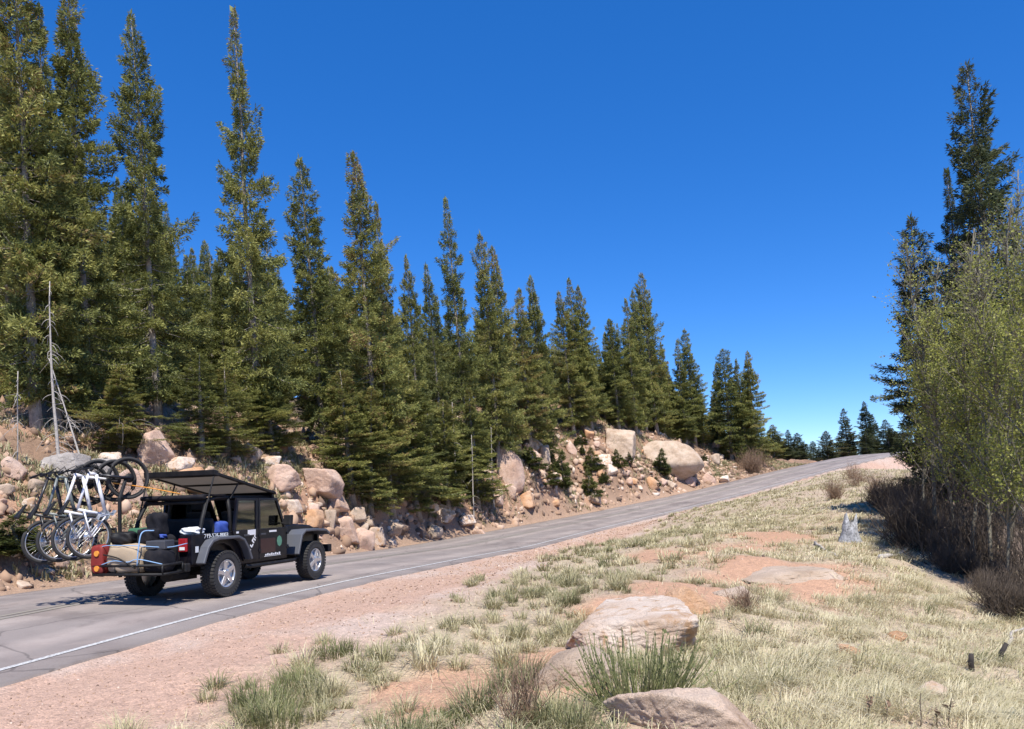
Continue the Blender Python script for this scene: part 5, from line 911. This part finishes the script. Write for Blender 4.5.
# --- wheels
TW, TR = .25, .385
def wheel(x, y, sx):
    w = empty('wheel', parent=J); w.location = (x, y, TR+.012); w.rotation_euler = (trng.uniform(0, 1), 0, 0)
    b = BM(); h = TW/2; b.lathe([(-h+.02, .235), (-h, .27), (-h, .35), (-h+.03, TR-.012), (-h*.5, TR), (h*.5, TR), (h-.03, TR-.012), (h, .35), (h, .27), (h-.02, .235)], 0, 0, 0, 40)
    k = 40                                                             # shoulder tread blocks
    for i in range(k):
        a = i*2*math.pi/k; m = Matrix.Rotation(a, 4, 'X')
        for x0, x1, ph in ((-h-.004, -h*.45, 0), (h*.45, h+.004, .5), (-h*.4, -.01, .5), (.01, h*.4, 0)): b.box(x0, x1, -.022, .022, TR-.03, TR+.010, Matrix.Rotation(a+ph*2*math.pi/k, 4, 'X'))
    b.make('tyre', M['tyre'], w)
    b = BM(); o = sx*(h-.02); b.lathe([(o-sx*.14, .225), (o-sx*.02, .235), (o+sx*.008, .238), (o, .215), (o-sx*.05, .205), (o-sx*.06, .0)], 0, 0, 0, 40)
    for i in range(5):
        m = Matrix.Rotation(i*2*math.pi/5, 4, 'X'); b.box(*(sorted((o-sx*.055, o+sx*.003))), -.036, .036, .055, .225, m)
    b.lathe([(o-sx*.05, .085), (o+sx*.004, .075), (o+sx*.010, .045), (o+sx*.010, 0)], 0, 0, 0, 20)
    b.make('rim', M['alloy'], w, .006)
for x, y, sx in ((.785, 0, 1), (-.785, 0, -1), (.785, 2.95, 1), (-.785, 2.95, -1)): wheel(x, y, sx)
# --- cabin
for sx in (-1, 1):
    b = BM(); b.box(.38*sx-.24, .38*sx+.24, 1.05, 1.52, .70, .86).prism([(1.00, .84), (1.14, .84), (.94, 1.48), (.82, 1.46)], .38*sx-.23, .38*sx+.23).prism([(.84, 1.50), (.92, 1.51), (.88, 1.68), (.80, 1.67)], .38*sx-.12, .38*sx+.12); b.make('seat', M['seat'], J, .03)
b = BM(); b.box(-.55, .55, .18, .58, .68, .84).prism([(.12, .82), (.24, .82), (.10, 1.36), (.0, 1.34)], -.56, .56); b.make('rear_bench', M['seat'], J, .03)
b = BM(); b.box(-.68, .68, 1.78, 1.97, .92, 1.14); b.make('dashboard', M['plastic'], J, .03)
g = Geo(); a = np.linspace(0, 2*math.pi, 25); g.tube(np.stack([-.38+.19*np.cos(a), 1.66-.06*np.sin(a), 1.08+.18*np.sin(a)], 1), .014, 6); b = BM(); b.geo(g); b.tube([(-.38, 1.66, 1.08), (-.38, 1.8, 1.02)], .02); b.make('steering_wheel', M['black'], J)
# --- lettering and decals on the right side
text_mesh('lettering', '719-576-8003', .118, M['decal'], J, Matrix.Translation((.778, -.12, 1.055)) @ SIDE @ Matrix.Diagonal((.98, .85, 1, 1)))
def decal(pr, x, mat, name='decal'):
    b = BM(); b.prism(pr, x-.001, x+.003); return b.make(name, mat, J)
decal([(.74, 1.125-.012), (.98, 1.118), (.98, 1.022), (.74, 1.016)], .802, M['decal'])
decal([(.40, 1.10), (.47, 1.10), (.47, 1.065), (.40, 1.065)], .802, M['decal'])
decal([(1.42, 1.08), (1.66, 1.08), (1.66, 1.045), (1.42, 1.045)], .802, M['decal'])
decal([(1.14, .93), (1.62, .93), (1.62, .66), (1.14, .66)], .8005, M['maroon'])
oc = [(1.76+.085*math.cos(a), .86+.105*math.sin(a)) for a in np.linspace(0, 2*math.pi, 9)[:-1]]; decal(oc, .802, M['green_decal'])
b = BM()
for i in range(8): b.box(.801, .804, 1.28+i*.065, 1.325+i*.065, .605, .635+.012*((i*3) % 2))
b.box(.801, .804, 1.25, 1.80, .588, .596); b.make('door_lettering', M['decal'], J)
def slant(o): return Matrix.Translation((.803, .87, .845)) @ SIDE @ Matrix.Rotation(R(52), 4, 'Z')
b = BM()                                                                # slanted, unreadable white lettering on the rear door
for (x0, x1, y0, y1) in ((-.20, -.17, -.04, .05), (-.17, -.11, .02, .05), (-.13, -.10, -.03, .05), (-.06, -.03, -.03, .04), (-.03, .02, -.035, -.008), (.04, .07, -.03, .05), (.07, .12, .02, .05), (.10, .13, -.04, .05), (.15, .17, -.03, .045), (.17, .21, .02, .045)):
    b.box(x0, x1, y0, y1, -.001, .002, slant(0))
b.make('slanted_lettering', M['decal'], J)
decal([(2.14, .90), (2.22, .90), (2.22, .78), (2.14, .76)], .606, M['decal'])
decal([(-.66, .90), (-.585, .90), (-.585, .80), (-.66, .80)], .777, M['decal'], 'side_marker')
# ================================================================= carrier, cargo, rack and bicycles
JM = Matrix.Translation((JX, JY, JZ)) @ Matrix.Rotation(JH, 4, 'Z')
def at(x, y, z): return JM @ Vector((x, y, z))
def rest(name, x, y, z, label, cat, group=None, rz=0, empty_=False):
    e = empty(name, at(x, y, z), (0, 0, JH+rz), label, cat, group); return e
cc = rest('cargo_carrier', .06, -1.16, .54, 'black tubular cargo tray hitched to the rear bumper of the vehicle', 'cargo carrier')
b = BM()
for z in (.0, .14): b.tube([(-.64, -.24, z), (.70, -.24, z), (.70, .22, z), (-.64, .22, z), (-.64, -.24, z)], .022)
for x in (-.64, -.2, .25, .70):
    for y in (-.24, .22): b.tube([(x, y, 0), (x, y, .14)], .015)
b.make('tray_rail', M['black'], cc, smooth=True)
b = BM()
for i in range(5): b.box(-.63, .69, -.23+i*.095, -.18+i*.095, -.012, .004)
b.make('tray_floor', M['black'], cc)
b = BM(); b.box(-.035, .035, -.2, .38, -.05, -.015); b.make('hitch_bar', M['black'], cc)
def soft(name, w, d, h, mat, parent, seed=1, loc=(0, 0, 0), amp=.05):
    bm = bmesh.new(); bmesh.ops.create_cube(bm, size=1.); bmesh.ops.subdivide_edges(bm, edges=bm.edges[:], cuts=9, use_grid_fill=True)
    V = np.array([v.co[:] for v in bm.verts]); Q = V*2; nrm = np.linalg.norm(Q, axis=1)
    sup = (np.abs(Q)**5).sum(1)**.2; V = Q/np.maximum(sup, 1e-6)[:, None]*.5*np.abs(Q).max(1)[:, None]
    nz = fbm(V[:, 0]*4+seed*3+V[:, 2]*2, V[:, 1]*4-seed+V[:, 2]*3, seed)*2; V = V*(1+amp*2.2*nz)[:, None]*np.array([w, d, h])
    for v, p in zip(bm.verts, V): v.co = p+np.array([0, 0, h/2])
    me = bpy.data.meshes.new(name); bm.to_mesh(me); bm.free(); me.materials.append(mat); me.polygons.foreach_set('use_smooth', np.ones(len(me.polygons), bool))
    o = link(name, me, parent); o.location = loc; return o
def bag(name, x, y, z, w, d, h, mat, label, cat, seed=1, rz=0, amp=.05):
    o = soft(name, w, d, h, M[mat], None, seed, amp=amp); o.location = at(x, y, z); o.rotation_euler[2] = JH+rz; return tag(o, label, cat)
def boxy(name, x, y, z, w, d, h, mat, label, cat, rz=0):
    b = BM(); b.box(-w/2, w/2, -d/2, d/2, 0, h); o = b.make(name, M[mat], None, .015); o.location = at(x, y, z); o.rotation_euler[2] = JH+rz; return tag(o, label, cat)
bag('canvas_sack', -.02, -1.20, .56, .66, .40, .44, 'canvas', 'lumpy tan canvas sack strapped on the rear cargo tray', 'sack', 3, amp=.07)
bag('duffel_bag', .52, -1.18, .56, .40, .36, .36, 'charcoal', 'black duffel bag at the right end of the cargo tray', 'bag', 5)
e = rest('red_light_pod', -.50, -1.32, .54, 'red hanging pouch with amber and white lamps at the left end of the cargo tray', 'pouch')
soft('pouch', .24, .20, .48, M['redcloth'], e, 7)
for z, m in ((.34, 'amber'), (.10, 'amber')):
    b = BM(); g = Geo(); g.tube([(.02, -.09, z), (.02, -.118, z)], .045, 14); b.geo(g); b.make('lamp', M[m], e)
bag('cargo_bag', -.20, -.55, .62, .80, .46, .50, 'charcoal', 'big charcoal bag in the open rear of the vehicle behind the bench', 'bag', 9)
bag('cargo_bag', .30, -.58, .62, .50, .40, .40, 'black', 'black bag in the right rear of the vehicle beside the big charcoal one', 'bag', 10)
bag('jacket', -.34, -.62, 1.08, .34, .28, .16, 'greencloth', 'dark green jacket lying on the big charcoal bag', 'jacket', 12, amp=.12)
bag('jacket', -.08, -.52, 1.10, .30, .25, .38, 'charcoal', 'charcoal coat heaped on top of the big charcoal bag', 'coat', 13, amp=.12)
bag('towel', .52, -.40, 1.10, .34, .30, .12, 'whitecloth', 'white towel draped on the right rear side of the vehicle', 'towel', 14, amp=.14)
bag('blue_bag', .52, .30, .98, .26, .34, .30, 'bluecloth', 'bright blue bag on the rear bench behind the rear door', 'bag', 15, amp=.1)
bag('blue_cloth', .08, -.66, 1.06, .22, .16, .07, 'bluecloth', 'folded blue cloth on the black bag in the vehicle rear', 'cloth', 16, amp=.1)
bag('stuff_sack', -.30, -1.02, 1.00, .34, .26, .20, 'black', 'small black stuff sack wedged behind the tan sack', 'bag', 21, .3, .12)
bag('stuff_sack', .16, -1.00, 1.00, .30, .24, .24, 'charcoal', 'rounded charcoal stuff sack between the tan sack and the bags in the vehicle', 'bag', 22, -.2, .12)
boxy('plastic_crate', .52, -1.16, .92, .34, .26, .14, 'plastic', 'dark plastic crate on top of the black duffel bag', 'crate', .1)
def strap(pts, r, mat, label, name='strap'):
    P = [at(*p) for p in pts]; o0 = P[0].copy(); g = Geo(); C = catmull([tuple(p-o0) for p in P], 6); g.tube(C, r, 6); o = link(name, g.mesh(name, M[mat], True)); o.location = o0; return tag(o, label, 'strap')
strap([(-.60, -1.36, .92), (-.36, -1.38, 1.00), (0, -1.38, 1.0), (.32, -1.38, .99), (.70, -1.20, .95), (.76, -.82, .98)], .007, 'bluestrap', 'pale blue strap running over the top of the tan sack')
strap([(-.40, -1.41, .70), (-.15, -1.42, .76), (.12, -1.42, .74), (.32, -1.41, .78), (.75, -1.39, .70)], .008, 'bluestrap', 'pale blue strap crossing the middle of the tan sack')
strap([(.30, -1.42, .68), (.33, -1.42, .95), (.35, -1.36, 1.20), (.44, -1.2, 1.22)], .010, 'bluestrap', 'upright blue strap looped at the right end of the tan sack')
strap([(-.36, -1.41, .86), (-.05, -1.43, .80), (.25, -1.41, .64)], .012, 'black', 'black strap slanting across the tan sack')
strap([(-.55, -1.0, 2.02), (-.30, -.45, 1.92), (0.05, -.10, 1.80)], .010, 'orangestrap', 'thin orange strap from the raised bicycle wheel to the roof panel')
# rack
BH = math.radians(38); fwd = Vector((math.sin(BH), math.cos(BH), 0)); BW = Vector((-6.93, 12.60, -.55)); STEP = Vector((-.25, .02, -.02)); ANG = R(56)
rk = empty('bicycle_rack', at(-.36, -1.06, .46), (0, 0, JH), 'black upright hitch rack carrying the four bicycles', 'bicycle rack'); RMi = (Matrix.Translation(at(-.36, -1.06, .46)) @ Matrix.Rotation(JH, 4, 'Z')).inverted()
def rl_(v): return tuple(RMi @ Vector(v))
head = BW+fwd*.50+Vector((0, 0, .95)); low = BW+fwd*.42+Vector((0, 0, .10)); nb_ = 4
b = BM(); b.tube([(0, 0, 0), (0, 0, 1.30), rl_(head+Vector((.06, .10, .02)))], .030).tube([(0, 0, .05), (.36, .20, .05)], .030); b.make('mast', M['black'], rk)
b = BM(); b.tube([rl_(head+Vector((.08, .0, 0))), rl_(head+STEP*3.4)], .026); b.make('upper_arm', M['black'], rk)
b = BM(); b.tube([(.0, .0, .42), rl_(low), rl_(low+STEP*3.4)], .024); b.make('lower_arm', M['black'], rk)
def bicycle(i, mat, label):
    org = BW+STEP*i; X = fwd*math.cos(ANG)+Vector((0, 0, 1))*math.sin(ANG); Z = -fwd*math.sin(ANG)+Vector((0, 0, 1))*math.cos(ANG); Y = Z.cross(X)
    e = empty('bicycle', label=label, cat='bicycle', group='bicycles hanging on the rear rack'); j = (0, .02, -.03, .04)[i]
    e.matrix_world = Matrix(((X.x, Y.x, Z.x, org.x), (X.y, Y.y, Z.y, org.y), (X.z, Y.z, Z.z, org.z), (0, 0, 0, 1))) @ Matrix.Rotation(j, 4, 'Y')
    fm = M[mat]; hub, fh, bb, st, ht, hb = (0, 0, 0), (1.14, 0, 0), (.43, 0, -.03), (.27, 0, .40), (.86, 0, .58), (.90, 0, .47)
    b = BM(); b.tube([bb, st], .024).tube([st, ht], .022).tube([bb, hb], .030).tube([ht, hb], .026)
    for s in (-.05, .05): b.tube([(bb[0], s*.5, bb[2]), (0, s*1.25, 0)], .014).tube([(st[0]+.02, s*.4, st[2]-.10), (0, s*1.25, 0)], .013)
    b.make('frame', fm, e, smooth=True)
    b = BM()
    for s in (-.065, .065): b.tube([(.93, s, .40), fh[:1]+(s,)+fh[2:]], .020)
    b.tube([(.93, -.065, .40), (.93, .065, .40)], .024).tube([(.93, 0, .40), (.85, 0, .62)], .018); b.make('fork', M['blackframe'] if i != 1 else fm, e, smooth=True)
    b = BM(); b.tube([(.85, 0, .62), (.90, 0, .65)], .018).tube([(.84, -.36, .68), (.90, -.16, .65), (.90, .16, .65), (.84, .36, .68)], .014)
    for s in (-.33, .33): b.tube([(.845, s*.8, .675), (.81, s*1.09, .69)], .020)
    for s in (-.22, .22): b.tube([(.86, s, .67), (.93, s*1.15, .64)], .010).tube([(.88, s, .68), (1.02, s*.6, .62), (.95, s*.2, .45)], .006, 5)
    b.make('handlebar', M['black'], e)
    b = BM(); b.tube([st, (.20, 0, .58)], .015); b.prism_z([(.06, -.075), (.10, -.08), (.28, -.025), (.34, -.018), (.34, .018), (.28, .025), (.10, .08), (.06, .075)], .575, .61, .9); b.make('saddle', M['black'], e, .01)
    b = BM(); g = Geo()
    for yy in (.05,): g.tube([(bb[0], yy-.006, bb[2]), (bb[0], yy+.006, bb[2])], .085, 20)
    g.tube([(bb[0], -.09, bb[2]), (bb[0], .09, bb[2])], .02, 8); g.tube([(bb[0], .085, bb[2]), (bb[0]+.12, .09, bb[2]-.12)], .013, 6); g.tube([(bb[0], -.085, bb[2]), (bb[0]-.12, -.09, bb[2]+.12)], .013, 6)
    g.tube([(bb[0]-.01, .05, bb[2]+.083), (0, .048, .045)], .006, 4); g.tube([(bb[0]-.01, .05, bb[2]-.083), (.03, .048, -.075), (0, .048, -.05)], .006, 4)
    b.geo(g); b.box(bb[0]+.07, bb[0]+.17, .09, .17, bb[2]-.145, bb[2]-.12).box(bb[0]-.17, bb[0]-.07, -.17, -.09, bb[2]+.12, bb[2]+.145); b.make('crankset', M['alloy'], e)
    for nm, c, rear in (('wheel', hub, 1), ('wheel', fh, 0)):
        w = empty(nm, parent=e); w.location = c; a = np.linspace(0, 2*math.pi, 41); Rw = .335
        g = Geo(); g.tube(np.stack([Rw*np.cos(a), a*0, Rw*np.sin(a)], 1), .028, 8, cap=False); link('tyre', g.mesh('bicycle_tyre', M['tyre'], True), w)
        g = Geo(); g.tube(np.stack([(Rw-.032)*np.cos(a), a*0, (Rw-.032)*np.sin(a)], 1), .013, 6, cap=False)
        for q in range(28):
            t = q*2*math.pi/28; t2 = t+(.5 if q % 2 else -.5); sgn = .028 if q % 4 < 2 else -.028; g.tube([(.022*math.cos(t2), sgn, .022*math.sin(t2)), ((Rw-.035)*math.cos(t), 0, (Rw-.035)*math.sin(t))], .0016, 3, cap=False)
        g.tube([(0, -.06, 0), (0, .06, 0)], .02, 10)
        if rear: g.tube([(0, .045, 0), (0, .03, 0)], .075, 20); g.tube([(0, .052, 0), (0, .046, 0)], .055, 16)
        else: g.tube([(0, -.035, 0), (0, -.037, 0)], .08, 20)
        link('rim', g.mesh('bicycle_rim', M['alloy' if rear else 'black'], True), w)
bicycle(0, 'whiteframe', 'white framed bicycle hanging nearest the vehicle')
bicycle(1, 'whiteframe', 'white framed bicycle hanging second from the vehicle')
bicycle(2, 'greyframe', 'dark grey framed bicycle hanging third from the vehicle')
bicycle(3, 'blackframe', 'black framed bicycle hanging outermost on the rack')
# ================================================================= light, sky, camera
EL, AZ = R(60), R(168)                   # azimuth clockwise from +Y
sd = Vector((math.sin(AZ)*math.cos(EL), math.cos(AZ)*math.cos(EL), math.sin(EL)))
sl = bpy.data.lights.new('sun', 'SUN'); sl.energy = 4.8; sl.angle = R(.53); sl.color = (1, .955, .88); so = link('sun', sl); so.rotation_euler = sd.to_track_quat('Z', 'Y').to_euler()
w = bpy.data.worlds.new('World'); scene.world = w; w.use_nodes = True; nt = w.node_tree; nt.nodes.clear()
sky = nt.nodes.new('ShaderNodeTexSky'); sky.sky_type = 'NISHITA'; sky.sun_disc = False; sky.sun_elevation = EL; sky.sun_rotation = AZ; sky.altitude = 3000; sky.air_density = 1.0; sky.dust_density = .45; sky.ozone_density = 4.0
hs = nt.nodes.new('ShaderNodeHueSaturation'); hs.inputs['Hue'].default_value = .508; hs.inputs['Saturation'].default_value = 1.3; hs.inputs['Value'].default_value = 1.0
bg = nt.nodes.new('ShaderNodeBackground'); bg.inputs[1].default_value = .15; wo = nt.nodes.new('ShaderNodeOutputWorld')
nt.links.new(sky.outputs[0], hs.inputs['Color']); mxs = nt.nodes.new('ShaderNodeMix'); mxs.data_type = 'RGBA'; mxs.inputs[0].default_value = .26; mxs.inputs[7].default_value = (.09, .95, 3.6, 1); nt.links.new(hs.outputs[0], mxs.inputs[6]); nt.links.new(mxs.outputs[2], bg.inputs[0]); nt.links.new(bg.outputs[0], wo.inputs[0])
cam = bpy.data.cameras.new('camera'); co = link('camera', cam); cam.sensor_fit = 'HORIZONTAL'; cam.sensor_width = 36; cam.lens = 36*F_PX/1024; cam.clip_start = .05; cam.clip_end = 3000
cam.shift_y = (HOR-364.5-F_PX*math.tan(PITCH))/1024
co.matrix_world = Matrix.Rotation(math.pi/2+PITCH, 4, 'X') @ Matrix.Rotation(ROLL, 4, 'Z'); scene.camera = co
scene.view_settings.view_transform = 'Standard'; scene.view_settings.look = 'None'; scene.view_settings.gamma = 1; scene.view_settings.exposure = 0.55
scene.render.resolution_x, scene.render.resolution_y = 1024, 729
scene.cycles.max_bounces = 8; scene.cycles.transparent_max_bounces = 12; scene.cycles.caustics_reflective = False; scene.cycles.caustics_refractive = False
